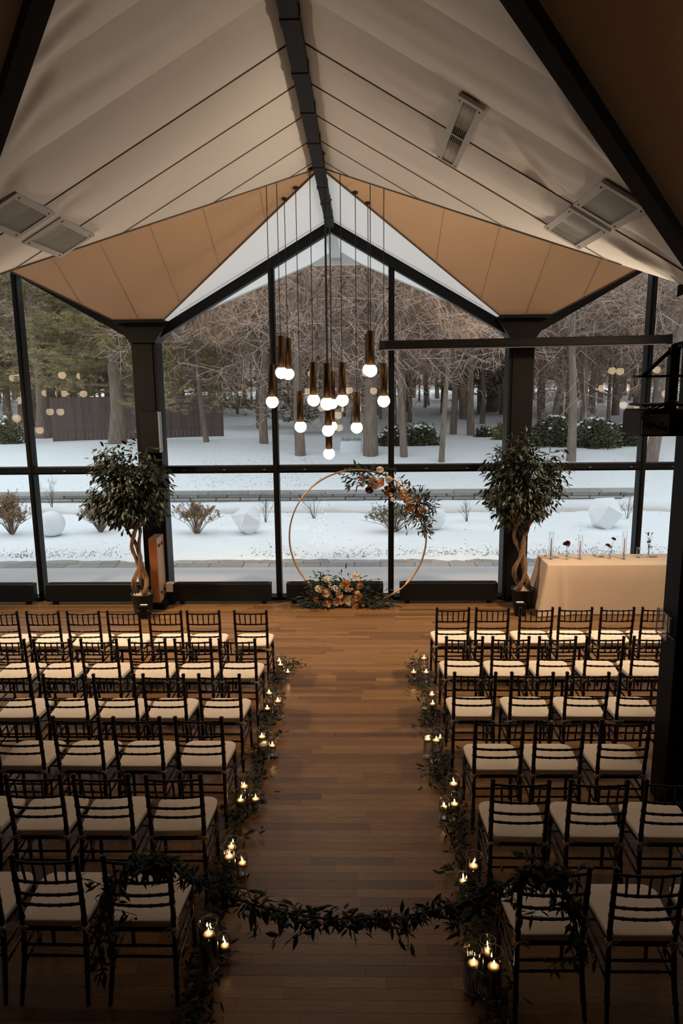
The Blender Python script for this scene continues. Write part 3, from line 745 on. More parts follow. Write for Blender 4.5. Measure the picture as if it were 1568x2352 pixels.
ROWS = [  # (Y of the post tops, [(left post, right post) pixels from the aisle outward], pixel row)
    ('l', 7.73, 1401, [(540, 609), (430, 500), (341, 415), (247, 318), (153, 226), (60, 132), (-36, 40)]),
    ('l', 6.84, 1467, [(504, 585), (400, 483), (295, 377), (184, 267), (77, 157), (-26, 57)]),
    ('l', 5.97, 1547, [(456, 551), (328, 422), (212, 308), (97, 192), (-28, 69)]),
    ('l', 5.155, 1645, [(402, 509), (259, 366), (121, 228), (-20, 88)]),
    ('l', 4.335, 1777, [(333, 458), (167, 292), (9, 138), (-150, -22)]),
    ('l', 3.515, 1966, [(234, 388), (25, 177), (-170, -18)]),
    ('r', 7.81, 1395, [(1002, 1077), (1094, 1169), (1194, 1270), (1285, 1360), (1381, 1456), (1475, 1550)]),
    ('r', 6.89, 1462, [(1025, 1109), (1131, 1216), (1237, 1323), (1347, 1435), (1457, 1542)]),
    ('r', 6.005, 1546, [(1043, 1139), (1173, 1274), (1301, 1401), (1424, 1523)]),
    ('r', 5.115, 1651, [(1091, 1202), (1230, 1342), (1381, 1494)]),
    ('r', 4.29, 1789, [(1132, 1264), (1311, 1443), (1486, 1618)]),
    ('r', 3.44, 1992, [(1194, 1353), (1414, 1573), (1632, 1791)]),
]
chairs = {}
first_row = []
rc = random.Random(11); cnt = {'l': 0, 'r': 0}
for (side, Y, py, posts) in ROWS:
    rno = cnt[side]; cnt[side] += 1
    for i, (a, b) in enumerate(posts):
        p = at_y((a+b)/2, py, Y); rz = rc.uniform(-0.02, 0.02)
        root = empty('chiavari_chair', (p.x, Y+0.235, 0), rz)
        rowname = ('row nearest windows' if rno == 0 else 'row farthest from windows' if rno == 5 else ORD[rno]+' row from windows')
        tag(root, 'mahogany chair with ivory cushion, %s, %s from aisle, %s side' % (rowname, ORD[i], 'lectern' if side == 'l' else 'draped table'), 'chair',
            'rows of ceremony chairs')
        v = rc.randrange(3)
        for n_, me, mt in CH:
            o = inst(n_, me, root)
            if n_ == 'cushion':
                for tv, tm in TIES:
                    if tv == v: inst('tie', tm, o)
        chairs[(side, rno, i)] = root
        if (rno == 0 and i < 6) or (side, rno, i) == ('r', 5, 0): first_row.append((side, rno, i, root))
card_mesh = MB().bbox(-0.045, 0.045, -0.022, 0.022, 0, 0.003, 0.0008).mesh('card', M['card'])
for (side, rno, i, root) in first_row:
    o = inst('reserved_card', card_mesh, None, (root.location.x+rc.uniform(-0.04, 0.06)*(1 if side == 'l' else -1), root.location.y-0.06+rc.uniform(-0.03, 0.03), 0.5045), (0, 0, rc.uniform(-0.25, 0.25)))
    tag(o, 'small white card on %s seat, %s chair from aisle, %s side' % ('front row' if rno == 0 else 'rearmost row', ORD[i], 'lectern' if side == 'l' else 'draped table'), 'card', 'cards on the seats')

# ================================================================== CANDLE VASES ALONG THE AISLE
def glass_vase(label, x, y, r, h, fill, lit=True, ribbed=False, group='candle vases along the aisle', zb=0.0):
    n = 36 if ribbed else 26; rb, nr = (0.025, 18) if ribbed else (0, 0)
    if ribbed: n = 72
    root = empty('candle_vase', (x, y, zb)); tag(root, label, 'vase', group)
    bt = 0.012 if h < 0.2 else 0.02
    MB().tube([(r*math.cos(a)*0.99, r*math.sin(a)*0.99, h-0.001) for a in np.linspace(0, 2*PI, 33)], 0.0016, 5, caps=False).build('rim', M['vase_base'], root, True)
    MB().lathe([(0.0, bt+0.0005), (r-0.003, bt+0.0005), (r-0.003, h-0.002), (r-0.0015, h), (r, h-0.002), (r, bt)], n, (0, 0, 0), rb, nr).build('glass', M['vase'], root, True)
    MB().lathe([(0, 0.0005), (r*0.93, 0.0005), (r, 0.004), (r, bt-0.001), (r-0.004, bt), (0, bt)], n).build('base', M['vase_base'], root, True)
    wl = bt+(h-bt)*fill
    MB().lathe([(0, bt+0.002), (r-0.0045, bt+0.002), (r-0.0045, wl), (0, wl)], n).build('water', M['water'], root)
    return root, wl
def floating_candle(label, x, y, z, rc_, lit=True):
    root = empty('floating_candle', (x, y, z)); tag(root, label, 'candle', 'floating candles along the aisle')
    R = rc_
    MB().lathe([(0, -0.016), (R*0.55, -0.013), (R*0.9, -0.003), (R, 0.004), (R*0.97, 0.008), (R*0.7, 0.012), (R*0.3, 0.0155), (0, 0.016)], 20).build('wax', M['wax'], root, True)
    MB().tube([(0, 0, 0.015), (0.0005, 0, 0.024)], 0.001, 5).build('wick', M['wick'], root)
    if lit:
        MB().lathe([(0, 0.0), (0.0032, 0.003), (0.0045, 0.008), (0.0036, 0.015), (0.0017, 0.022), (0, 0.028)], 8, (0, 0, 0.020)).build('flame', M['flame'], root, True)
    return root
# px centre, py of the base (front edge), py of the top rim (back edge), width in pixels, fill, ribbed, lit, row word
VASES = [
 ('l', 643, 1568, 1505, 20.5, .64, 0, 1, 0), ('l', 641.5, 1553, 1500, 18, .62, 0, 1, 0), ('l', 660, 1562, 1531, 14.5, .52, 0, 1, 0),
 ('l', 618, 1642, 1573, 21, .70, 0, 1, 1), ('l', 614, 1657, 1606, 20, .52, 0, 1, 1), ('l', 638.5, 1652, 1590, 22.5, .64, 1, 1, 1),
 ('l', 604, 1751, 1669, 28, .72, 0, 1, 2), ('l', 603, 1736, 1688, 24, .55, 0, 1, 2), ('l', 625.5, 1741, 1694, 18.5, .55, 0, 1, 2),
 ('l', 558.5, 1868, 1770, 28.5, .58, 0, 1, 3), ('l', 551.5, 1877, 1812, 25.5, .55, 0, 1, 3), ('l', 586, 1867, 1814, 24, .55, 0, 1, 3),
 ('l', 533, 2000, 1920, 29, .68, 0, 1, 4), ('l', 523.5, 2030, 1935, 33, .62, 1, 1, 4), ('l', 554.5, 2018, 1955, 27, .52, 0, 1, 4),
 ('l', 477.5, 2241, 2106, 43, .72, 0, 1, 5), ('l', 483, 2205, 2101, 34, .58, 0, 1, 5), ('l', 514, 2217, 2140, 29.5, .55, 0, 1, 5),
 ('r', 974, 1558, 1497, 21, .74, 0, 1, 0), ('r', 978.5, 1571, 1529, 17.5, .60, 0, 1, 0), ('r', 950, 1565, 1534, 17.5, .62, 0, 1, 0),
 ('r', 991, 1642, 1572, 22.5, .64, 0, 1, 1), ('r', 994, 1648, 1603, 20, .66, 0, 1, 1), ('r', 975, 1654, 1613, 17, .62, 0, 0, 1),
 ('r', 982, 1745, 1674, 20.5, .62, 1, 1, 2), ('r', 1002, 1757, 1672, 26, .64, 0, 1, 2), ('r', 1011, 1736, 1678, 18, .66, 0, 1, 2),
 ('r', 1041.5, 1864, 1778, 29.5, .76, 0, 1, 3), ('r', 1044, 1893, 1819, 25.5, .56, 0, 1, 3), ('r', 1019.5, 1886, 1831, 22.5, .52, 0, 1, 3),
 ('r', 1089, 2072, 1953, 36, .68, 0, 1, 4), ('r', 1064.5, 2054, 2002, 27, .5, 0, 1, 4),
 ('r', 1086, 2290, 2166, 41.5, .62, 1, 1, 5), ('r', 1132.5, 2309, 2170, 45, .66, 0, 1, 5), ('r', 1120.5, 2255, 2147, 36, .62, 0, 1, 5),
]
def vase_height(px, pb, ptop, w):
    g = at_z(px, pb, 0); r = w/2/F_PX*((g-CAM).dot(_fw)); return max(0.07, min(0.55, at_y(px, ptop, g.y+r*1.8).z))
seen = {}
for (side, px, pb, ptop, w, fill, rib, lit, rno) in VASES:
    g = at_z(px, pb, 0); dist = (g-CAM).length
    r = w/2/F_PX*((g-CAM).dot(_fw)); cx, cy = g.x, g.y+r
    # height: back rim is seen at ptop
    lo, hi = 0.03, 0.8
    t = at_y(px, ptop, cy+r*0.8); h = max(0.07, min(0.55, t.z))
    n_ = seen.setdefault((side, rno), 0); seen[(side, rno)] += 1
    rowname = ('front row' if rno == 0 else 'rearmost row' if rno == 5 else ORD[rno]+' row')
    kind = 'tall ' if h > 0.22 else 'short ' if h < 0.16 else 'medium '
    pos = ('first', 'second', 'third')[n_]
    extra = 'ribbed' if rib else 'clear'
    sd = 'lectern' if side == 'l' else 'draped table'
    hs = sorted((vase_height(*v[1:5]) for v in VASES if v[0] == side and v[8] == rno), reverse=True)
    rank = hs.index(vase_height(px, pb, ptop, w)); posw = ('tallest there', 'middle sized there', 'shortest there')[rank] if len(hs) == 3 else ('taller there', 'shorter there')[rank]
    root, wl = glass_vase('%s%s glass cylinder with water by %s, %s side, %s' % (kind, extra, rowname, sd, posw), cx, cy, r, h, fill, lit, bool(rib))
    rcand = min(0.036, r*0.80)
    ox, oy = rc.uniform(-1, 1)*(r-rcand)*0.6, rc.uniform(-1, 1)*(r-rcand)*0.6
    floating_candle('%s candle floating in %s%s cylinder by %s, %s side, %s' % ('lit' if lit else 'unlit', kind, extra, rowname, sd, posw), cx+ox, cy+oy, wl-0.002, rcand, bool(lit))

# ================================================================== OUTSIDE: GROUND
def sstep(a, b, x):
    t = max(0.0, min(1.0, (x-a)/(b-a))); return t*t*(3-2*t)
WALL_Y, WALL_END = 20.75, 7.65
def gz(x, y):
    n1 = noise.noise(Vector((x*0.35, y*0.35, 0.0)))
    if y < WALL_Y-0.02 or x > WALL_END:
        z = -0.06+0.03*n1+0.012*noise.noise(Vector((x*2.2, y*2.2, 5)))
        if x > WALL_END: z += 0.28*sstep(18.8, 23.5, y)
    else:
        z = 0.20+0.03*n1
    z += 0.62*sstep(20.8, 27, y)
    z += 0.30*math.exp(-((x+8.5)/3.0)**2-((y-28.5)/3.0)**2)+0.16*math.exp(-((x+4.6)/1.5)**2-((y-29)/1.6)**2)
    z += 0.10*noise.noise(Vector((x*0.16, y*0.16, 9)))*sstep(22, 30, y)
    z += 0.006*max(0, y-34)
    edge = 14.0+0.16*noise.noise(Vector((x*1.3, 2.0, 0)))+0.10*noise.noise(Vector((x*4.5, 7.0, 0)))
    z -= 0.10*(1-sstep(edge-0.25, edge+0.12, y))
    return z
ys = list(np.arange(13.4, 15.2, 0.05))+list(np.arange(15.2, 20.7, 0.25))+[20.72, 20.735, 20.76]+list(np.arange(20.9, 34, 0.3))+list(np.arange(34, 60, 1.2))+list(np.arange(60, 190, 6))
nx = 230
m = MB()
for yv in ys:
    wx = max(16.0, 0.75*yv+4)
    for i in range(nx+1):
        xx = -wx+2*wx*i/nx-0.5; m.v.append((xx, yv, gz(xx, yv)))
for a in range(len(ys)-1):
    for i in range(nx):
        q = a*(nx+1)+i; m.f.append((q, q+1, q+nx+2, q+nx+1))
o = m.build('snow_ground', M['snow'], None, True); tag(o, 'snow covered lawn and bank outside the glass wall', 'snow', kind='structure')

patio = MB().box(-14, 13, YW+0.15, 15.0, -0.30, -0.125).build('patio', M['stone']); tag(patio, 'grey paved strip outside the glass', 'patio', kind='structure')
tag(MB().bbox(-14, 13, YW+0.16, 13.36, -0.2, -0.085, 0.02).build('walkway', M['slab'], patio), kind='structure')
pv = MB().bbox(-0.5, 0.5, -0.165, 0.165, -0.05, 0.0, 0.006).mesh('paver', M['paver'])
yy = 13.55; rp_ = random.Random(3); r_i = 0
while yy < 14.5:
    x = -11.5+rp_.random()*0.6
    while x < 10.0:
        w = rp_.choice((0.33, 0.5, 0.5, 0.66))
        inst('paver', pv, patio, (x+w/2, yy, -0.10+rp_.uniform(-0.004, 0.004)), (0, 0, 0), (w-0.012, 0.97, 1)); x += w
    yy += 0.335; r_i += 1

# low dry-stone wall across the garden
sw = empty('stone_wall', (-2, WALL_Y, -0.1)); tag(sw, 'low grey stone retaining wall with flat capstones across the snowy garden', 'stone wall')
st_m = MB().bbox(-0.5, 0.5, -0.14, 0.14, -0.5, 0.5, 0.02).mesh('stone', M['stone'])
cap_m = MB().bbox(-0.5, 0.5, -0.2, 0.2, -0.5, 0.5, 0.02).mesh('capstone', M['stone'])
for r_i, (z0, z1) in enumerate(((-0.17, -0.04), (-0.04, 0.055), (0.055, 0.145))):
    x = -13.5+rp_.random()
    while x < WALL_END:
        w = rp_.uniform(0.45, 1.05); x1 = min(x+w, WALL_END)
        if x1-x > 0.1: inst('stone', st_m, sw, ((x+x1)/2+2, rp_.uniform(-0.02, 0.02), (z0+z1)/2+0.1), (0, 0, 0), (x1-x-0.02, 1, z1-z0-0.014))
        x = x1
x = -13.5
while x < WALL_END+0.1:
    w = rp_.uniform(0.9, 1.3); inst('capstone', cap_m, sw, (x+w/2+2, -0.02, 0.285), (0, 0, 0), (w-0.012, 1, 0.07)); x += w

# leaf litter poking through the snow
m = MB(); rl = random.Random(5); cl_ = [rl.uniform(-11, 9) for q in range(40)]
for k in range(3600):
    z_ = rl.random()
    if z_ < 0.62:
        px_ = rl.choice(cl_)+rl.gauss(0, 0.35); py_ = 14.05+abs(rl.gauss(0, 0.35))
    elif z_ < 0.85: px_, py_ = rl.uniform(-5.5, -1.2), rl.uniform(21.5, 25)
    else: px_, py_ = rl.uniform(-11, 11), rl.uniform(14.5, 27)
    if 20.3 < py_ < 21.3: continue
    zz = gz(px_, py_)+0.005; a = rl.uniform(0, PI); s_ = rl.uniform(0.007, 0.026)
    c, sn = math.cos(a)*s_, math.sin(a)*s_
    m.quad((px_-c, py_-sn, zz), (px_+sn*0.5, py_-c*0.5, zz+0.01), (px_+c, py_+sn, zz+rl.uniform(0, 0.03)), (px_-sn*0.5, py_+c*0.5, zz+0.01))
o = m.build('leaf_litter', M['litter']); tag(o, 'dead leaves and stubble showing through the snow', 'leaf litter', kind='stuff')

# ================================================================== OUTSIDE: TREES
def ground_at(px, py, off=0.0):
    d = ray(px, py); t = 8.0
    while t < 260:
        p = CAM+d*t
        if p.z < gz(p.x, p.y): return p
        t += 0.15
    return CAM+d*t
def rot_about(v, ax, a): return Matrix.Rotation(a, 3, ax) @ v
def bare_tree(seed, H, r0, lean=(0, 0), first=0.28, kids=(13, 7, 5, 4), spread=0.9, droop=0.0, thin=0.0075, fork=False):
    R = random.Random(seed); trunk = MB(); limbs = MB(); crown = MB()
    def grow(p, d, L, r, lvl):
        nseg = 7 if lvl == 0 else (5 if lvl == 1 else 3 if lvl == 2 else 2)
        pts = [p.copy()]; rad = [r]; dd = d.copy()
        endr = r*(0.30 if lvl == 0 else 0.35)
        for i in range(nseg):
            w = 0.06 if lvl == 0 else 0.20 if lvl < 3 else 0.12
            dd = (dd+Vector((R.gauss(0, w), R.gauss(0, w), R.gauss(0, w)+(0.03 if lvl else 0.02)-droop*(lvl > 1)*0.25))).normalized()
            p = p+dd*(L/nseg); pts.append(p.copy()); rad.append(max(thin*0.55, r+(endr-r)*(i+1)/nseg))
        if lvl == 0: rad[0] *= 1.14
        (trunk if lvl == 0 else limbs if lvl <= 2 else crown).tube(pts, rad, 10 if lvl == 0 else (6 if lvl == 1 else 3), caps=False)
        if lvl >= len(kids): return
        n = kids[lvl]
        for i in range(n):
            t = first+(1-first)*(i+R.random())/n if lvl == 0 else 0.18+0.82*(i+R.random())/n
            f = t*nseg; k = min(nseg-1, int(f)); q = pts[k].lerp(pts[k+1], f-k); rr = rad[k]+(rad[k+1]-rad[k])*(f-k)
            base = (pts[k+1]-pts[k]).normalized()
            perp = base.orthogonal().normalized(); perp = rot_about(perp, base, R.uniform(0, 2*PI))
            sp = spread*R.uniform(0.75, 1.2)
            nd = (base*math.cos(sp)+perp*math.sin(sp)).normalized()
            if lvl == 0: nl = L*R.uniform(0.30, 0.46)*(1.15-0.65*t)
            else: nl = L*R.uniform(0.38, 0.62)
            grow(q, nd, nl, max(thin, rr*(0.52 if lvl == 0 else 0.55)), lvl+1)
    grow(Vector((0, 0, -0.15)), Vector((lean[0], lean[1], 1)).normalized(), H, r0, 0)
    return trunk, limbs, crown
def tree_obj(name, meshes, loc, rz, sc, label, group, cat='tree'):
    root = empty(name, loc, rz); root.scale = (sc, sc, sc); tag(root, label, cat, group)
    inst('trunk', meshes[0], root); inst('limbs', meshes[1], root); inst('twigs', meshes[2], root)
    return root
VAR = []
for i, (H, r0, kids, spr, dr) in enumerate(((13, 0.16, (19, 9, 7, 5), 0.95, 0.0), (12, 0.14, (20, 9, 7, 4), 1.05, 0.15), (14, 0.17, (18, 9, 7, 5), 0.9, 0.0), (9, 0.10, (20, 10, 7, 3), 1.1, 0.3))):
    t_, l_, c_ = bare_tree(100+i, H, r0, kids=kids, spread=spr, droop=dr, first=0.16 if i in (1, 3) else 0.24)
    VAR.append((t_.mesh('bare_trunk', M['treebark'], True), l_.mesh('bare_limbs', M['treebark'], True), c_.mesh('bare_branches', M['twig2'] if i % 2 else M['twig'], False)))
# individually placed trunks (base pixel, trunk width in pixels, lean, height, label)
NEAR = [
 (475, 1016, 14, 0.0, 9, 'slim bare tree standing on the snow bank by the fence end', 0.25, 40),
 (606, 1019, 21, 0.02, 12, 'dark bare tree behind the left mullion of the middle bay', 0.25, 41),
 (690, 1046, 25, -0.02, 13, 'dark bare tree with flared foot behind the low pendant globe', 0.25, 42),
 (851, 1047, 36, -0.10, 13, 'thick forked bare tree leaning over the snow beside the planter', 0.18, 43),
 (928, 1050, 18, 0.01, 13, 'straight bare trunk beside the right mullion of the middle bay', 0.30, 44),
 (1013, 1062, 14, 0.06, 12, 'slender leaning bare trunk in front of the evergreen shrubs', 0.28, 45),
 (1040, 998, 17, -0.02, 13, 'bare trunk standing just beyond the slender leaning one', 0.28, 46),
 (1081, 1000, 19, 0.01, 13, 'bare trunk with a hollow, beyond the evergreen shrubs', 0.28, 47),
 (1311, 1061, 23, 0.02, 13, 'grey bare trunk in front of the wide evergreen shrub', 0.28, 48),
 (1494, 1059, 31, 0.07, 13, 'stout leaning bare trunk below the projector', 0.25, 49),
 (1205, 1030, 22, 0.03, 13, 'bare trunk half hidden behind the right column', 0.26, 50),
 (1268, 985, 18, 0.16, 12, 'leaning dark trunk behind the wide evergreen shrub', 0.25, 51),
]
for (px, py, w, lean, H, lab, first, seed) in NEAR:
    p = ground_at(px, py); dz = (p-CAM).dot(_fw); r = w/2/F_PX*dz
    t_, l_, c_ = bare_tree(seed, H, r/1.12, (lean, 0), first=first, kids=(20, 10, 7, 4), spread=1.0, droop=0.05)
    tree_obj('bare_tree', (t_.mesh('trunk', M['treebark'], True), l_.mesh('limbs', M['treebark'], True), c_.mesh('branches', M['twig2'])), (p.x, p.y, gz(p.x, p.y)), 0, 1, lab, 'bare trees near the stone wall')
rf = random.Random(21)
spots = []
def far_spot(x, y, dmin):
    for (a, b) in spots:
        if (a-x)**2+(b-y)**2 < dmin*dmin: return False
    spots.append((x, y)); return True
cnt_f = 0
for tries in range(2500):
    y = 33+62*rf.random()**1.3; x = rf.uniform(-0.60*y-3, 0.56*y+3)
    if y < 44 and -18 < x < -2.0: continue
    if y < 40 and 2.5 < x < 9: continue
    if not far_spot(x, y, 1.6+0.022*y): continue
    v = rf.randrange(len(VAR)); sc = rf.uniform(0.85, 1.35)
    band = 'edge of the woods' if y < 50 else 'middle of the woods' if y < 70 else 'far woods'
    if y < 50: tree_obj('bare_tree', VAR[v], (x, y, gz(x, y)), rf.uniform(0, 6.28), sc, 'bare leafless tree at the near edge of the woods', 'bare trees at the edge of the woods')
    else: tree_obj('bare_tree', VAR[v], (x, y, gz(x, y)), rf.uniform(0, 6.28), sc, 'bare leafless tree deep in the woods', 'bare trees deep in the woods')
    cnt_f += 1
    if cnt_f > 210: break

# evergreens: trunk, boughs, needle tufts
def evergreen(seed, H, r0, reach, first, tufts, tuft_r, mat, nb=34, blades=26, lean=0.0, flat=0.35):
    R = random.Random(seed); tr = MB(); bo = MB(); fo = MB()
    top = Vector((lean*H, 0, H)); pts = [Vector((0, 0, -0.2)).lerp(top, i/8)+Vector((R.gauss(0, 0.05), R.gauss(0, 0.05), 0)) for i in range(9)]
    tr.tube(pts, [r0*(1.3 if i == 0 else 1)*(1-0.85*i/8) for i in range(9)], 10, caps=False)
    for b in range(nb):
        t = first+(0.98-first)*(b+R.random())/nb; c = Vector((0, 0, 0)).lerp(top, t)
        L = reach*(1.08-0.8*(t-first)/(1-first))*R.uniform(0.6, 1.1); a = R.uniform(0, 2*PI)
        d = Vector((math.cos(a), math.sin(a), R.uniform(-0.05, 0.25)))
        e = c+d*L; midp = c.lerp(e, 0.55)+Vector((0, 0, -0.05*L))
        bo.tube([c, midp, e], [max(0.02, r0*0.22*(1.1-t)), 0.02, 0.008], 4, caps=False)
        for k in range(tufts):
            u = 0.30+0.72*R.random()
            q = c.lerp(midp, u/0.55) if u < 0.55 else midp.lerp(e, (u-0.55)/0.45)
            q = q+Vector((R.gauss(0, 0.20*L*0.35), R.gauss(0, 0.20*L*0.35), R.gauss(0.03, 0.06*L)))
            tone = R.random()
            for n in range(blades):
                dv = Vector((R.gauss(0, 1), R.gauss(0, 1), R.gauss(0.15, flat))).normalized()
                L2 = tuft_r*R.uniform(0.5, 1.1); sd = dv.cross(Vector((R.gauss(0, 1), R.gauss(0, 1), R.gauss(0, 1)))).normalized()*tuft_r*0.06
                s0 = q+dv*L2*0.1
                fo.quad(s0-sd, s0+sd, q+dv*L2); fo.tone.append((tone*0.7+R.random()*0.3) % 1)
    return tr.mesh('trunk', M['treebark'], True), bo.mesh('boughs', M['treebark']), fo.mesh('needles', mat)
def ever_obj(name, ms, loc, rz, sc, label, group, cat='tree'):
    root = empty(name, loc, rz); root.scale = (sc, sc, sc); tag(root, label, cat, group)
    inst('trunk', ms[0], root); inst('boughs', ms[1], root); tag(inst('needles', ms[2], root), kind='stuff')
    return root
PINE = evergreen(5, 13, 0.33, 4.4, 0.13, 56, 0.21, M['pine'], nb=64, blades=34)
FIR = evergreen(6, 11, 0.2, 2.8, 0.06, 30, 0.22, M['fir'], nb=56, blades=28)
p = ground_at(272, 1018); ever_obj('white_pine', PINE, (p.x, p.y, gz(p.x, p.y)), 0.6, 0.92, 'big olive green pine with drooping boughs in front of the brown fence', 'evergreens in the garden')
for (x, y, rz, sc, ms, lab) in ((-14.5, 33, 2.0, 1.0, PINE, 'pine at the left end of the brown fence'), (-9.5, 38.5, 4.0, 1.05, PINE, 'pine rising behind the middle of the brown fence'),
                            (-5.2, 38, 1.0, 1.0, FIR, 'dark evergreen rising behind the end of the fence'), (-18.5, 40, 3.1, 1.1, PINE, 'tall pine behind the far corner of the fence'),
                            (-2.9, 34.5, 2.2, 0.62, FIR, 'low dark evergreen filling the gap beside the fence end')):
    ever_obj('evergreen_tree', ms, (x, y, gz(x, y)), rz, sc, lab, 'evergreens in the garden')
for tries in range(15):
    y = rf.uniform(48, 92); x = rf.uniform(-0.55*y, 0.5*y)
    ever_obj('evergreen_tree', FIR if rf.random() < 0.6 else PINE, (x, y, gz(x, y)), rf.uniform(0, 6.28), rf.uniform(0.9, 1.3), 'olive evergreen standing among the far bare trees', 'evergreens deep in the woods')

# broadleaf evergreen shrubs with snow on them
def leaf_blob(seed, n, rx, ry, rz, ls, tone_n=True):
    R = random.Random(seed); m = MB()
    for k in range(n):
        while True:
            v = Vector((R.uniform(-1, 1), R.uniform(-1, 1), R.uniform(0, 1)))
            if 0.35 < v.length < 1.0: break
        k_n = 0.82+0.42*noise.noise(Vector((v.x*2.6, v.y*2.6+seed, v.z*2.6))); q = Vector((v.x*rx, v.y*ry, v.z*rz))*k_n; dv = (v+Vector((R.gauss(0, .5), R.gauss(0, .5), R.gauss(0, .4)))).normalized()
        sd = dv.cross(Vector((R.gauss(0, 1), R.gauss(0, 1), R.gauss(0, 1)))).normalized()*ls*0.28
        e = q+dv*ls; mid = q+dv*ls*0.5
        m.quad(q, mid+sd, e, mid-sd); m.tone.append(R.random())
    return m
def shrub(px, py, wpx, hpx, seed, label, n=1500, mat='rhodo', snow=10):
    p = ground_at(px, py); k = (p-CAM).dot(_fw)/F_PX; rx, h = wpx/2*k, hpx*k
    root = empty('evergreen_shrub', (p.x, p.y, gz(p.x, p.y)-0.05)); tag(root, label, 'shrub', 'evergreen shrubs in the snow')
    tag(leaf_blob(seed, int(n*1.5), rx*1.08, rx*0.65, h*1.05, 0.13).build('foliage', M[mat], root), kind='stuff')
    R = random.Random(seed+1)
    st = MB()
    for i in range(7): st.tube([(R.uniform(-.2, .2)*rx, 0, 0), (R.uniform(-.6, .6)*rx, R.uniform(-.3, .3)*rx, h*0.7)], 0.02, 4)
    st.build('stems', M['treebark'], root)
    for i in range(snow*3):
        a = R.uniform(0, 2*PI); q = R.uniform(0.1, 0.85); zz = h*math.sqrt(max(0, 1-q*q))
        s_ = R.uniform(0.03, 0.085)
        MB().lathe([(s_*math.sin(PI*i_/6)*(0.8+0.4*R.random()), -0.6*s_*math.cos(PI*i_/6)) for i_ in range(7)], 7, (q*rx*math.cos(a), q*rx*0.6*math.sin(a), zz*0.93)).build('snow_cap', M['snow_clump'], root, True)
shrub(905, 1024, 82, 50, 61, 'snow dusted evergreen shrub between the thick leaning tree and the straight trunk', 1500, snow=14)
shrub(968, 1022, 92, 54, 62, 'snow dusted evergreen shrub behind the slender leaning trunk', 1500, snow=14)
shrub(1112, 1004, 44, 26, 63, 'small evergreen shrub at the foot of the hollow trunk', 500, snow=5)
shrub(1158, 1010, 60, 46, 64, 'yellowish evergreen shrub beside the right column', 700, 'pine', snow=3)
shrub(1268, 1024, 120, 78, 65, 'large evergreen shrub next to the right column, snow on its crown', 2400, snow=8)
shrub(1362, 1026, 130, 74, 66, 'large evergreen shrub behind the grey trunk', 2400, snow=10)
shrub(1436, 1024, 80, 60, 67, 'evergreen shrub at the far end of the large evergreen shrubs', 1400, snow=5)
shrub(20, 1018, 90, 70, 68, 'dark low shrub on the snow bank beside the fence start', 1200, 'fir', snow=4)

# twiggy dry shrubs
def twiggy(name, px, py, wpx, hpx, seed, n, mat, label, leafn=900, ls=0.035, fan=1.0, group='dry shrubs in the snow', rad=0.006):
    p = at_z(px, py, -0.06); k = (p-CAM).dot(_fw)/F_PX; rx, h = wpx/2*k, hpx*k
    root = empty(name, (p.x, p.y, gz(p.x, p.y)-0.02)); tag(root, label, 'shrub', group)
    R = random.Random(seed); b = MB(); l = MB()
    for i in range(n):
        a = R.uniform(0, 2*PI); q = R.random()**0.7
        e = Vector((q*rx*math.cos(a)*fan, q*rx*0.7*math.sin(a), h*(1-0.45*q*q)*R.uniform(0.75, 1.0))); mid = e*0.5+Vector((-e.x*0.12, -e.y*0.12, h*0.05))
        b.tube([(e.x*0.05, e.y*0.05, 0), mid, e], [rad*1.6, rad, rad*0.5], 4, caps=False)
        for t in range(4):
            s0 = mid.lerp(e, R.uniform(0, 0.9)); e2 = s0+Vector((R.gauss(0, .4), R.gauss(0, .4), R.uniform(0.3, 1.0))).normalized()*h*R.uniform(0.12, 0.3)
            b.tube([s0, e2], [rad*0.7, rad*0.4], 3, caps=False)
            for q_ in range(int(leafn/n/4)):
                c = s0.lerp(e2, R.uniform(0.15, 1.05))+Vector((R.gauss(0, .012), R.gauss(0, .012), R.gauss(0, .012)))
                dv = Vector((R.gauss(0, 1), R.gauss(0, 1), R.gauss(0.4, 1))).normalized(); sd = dv.orthogonal().normalized()*ls*0.3
                l.quad(c-sd, c+sd, c+dv*ls); l.tone.append(R.random())
    b.build('twigs', M['treebark'] if leafn else M['litter'], root)
    if leafn: tag(l.build('dry_leaves', M[mat], root), kind='stuff')
twiggy('dry_shrub', 28, 1226, 104, 92, 71, 60, 'dryshrub', 'bushy rust brown shrub in the snow beside the white ball near the side mullion', 4200)
twiggy('dry_shrub', 232, 1222, 104, 84, 72, 52, 'dryshrub', 'rust brown shrub behind the potted ficus trunk', 3400)
twiggy('dry_shrub', 452, 1226, 130, 78, 73, 44, 'dryshrub', 'low spreading rust brown shrub between the lectern and the faceted white rock', 2800, fan=1.1)
twiggy('dry_shrub', 905, 1222, 150, 74, 74, 46, 'greyshrub', 'grey green shrub seen through the flower hoop', 2600, fan=1.1)
for (px, py, w, h, sd, lab) in ((722, 1190, 70, 75, 75, 'thin bare twigs sprouting inside the hoop'), (1072, 1197, 60, 55, 76, 'thin bare twigs between the hoop and the table side ficus'), (120, 1165, 80, 80, 77, 'thin bare twigs behind the white ball'), (610, 1200, 50, 70, 78, 'thin bare twigs beside the left mullion and the faceted rock'), (1440, 1190, 70, 60, 79, 'thin bare twigs beside the large faceted rock')):
    twiggy('twig_clump', px, py, w, h, sd, 9, 'litter', lab, 0, group='twig clumps in the snow', rad=0.004)

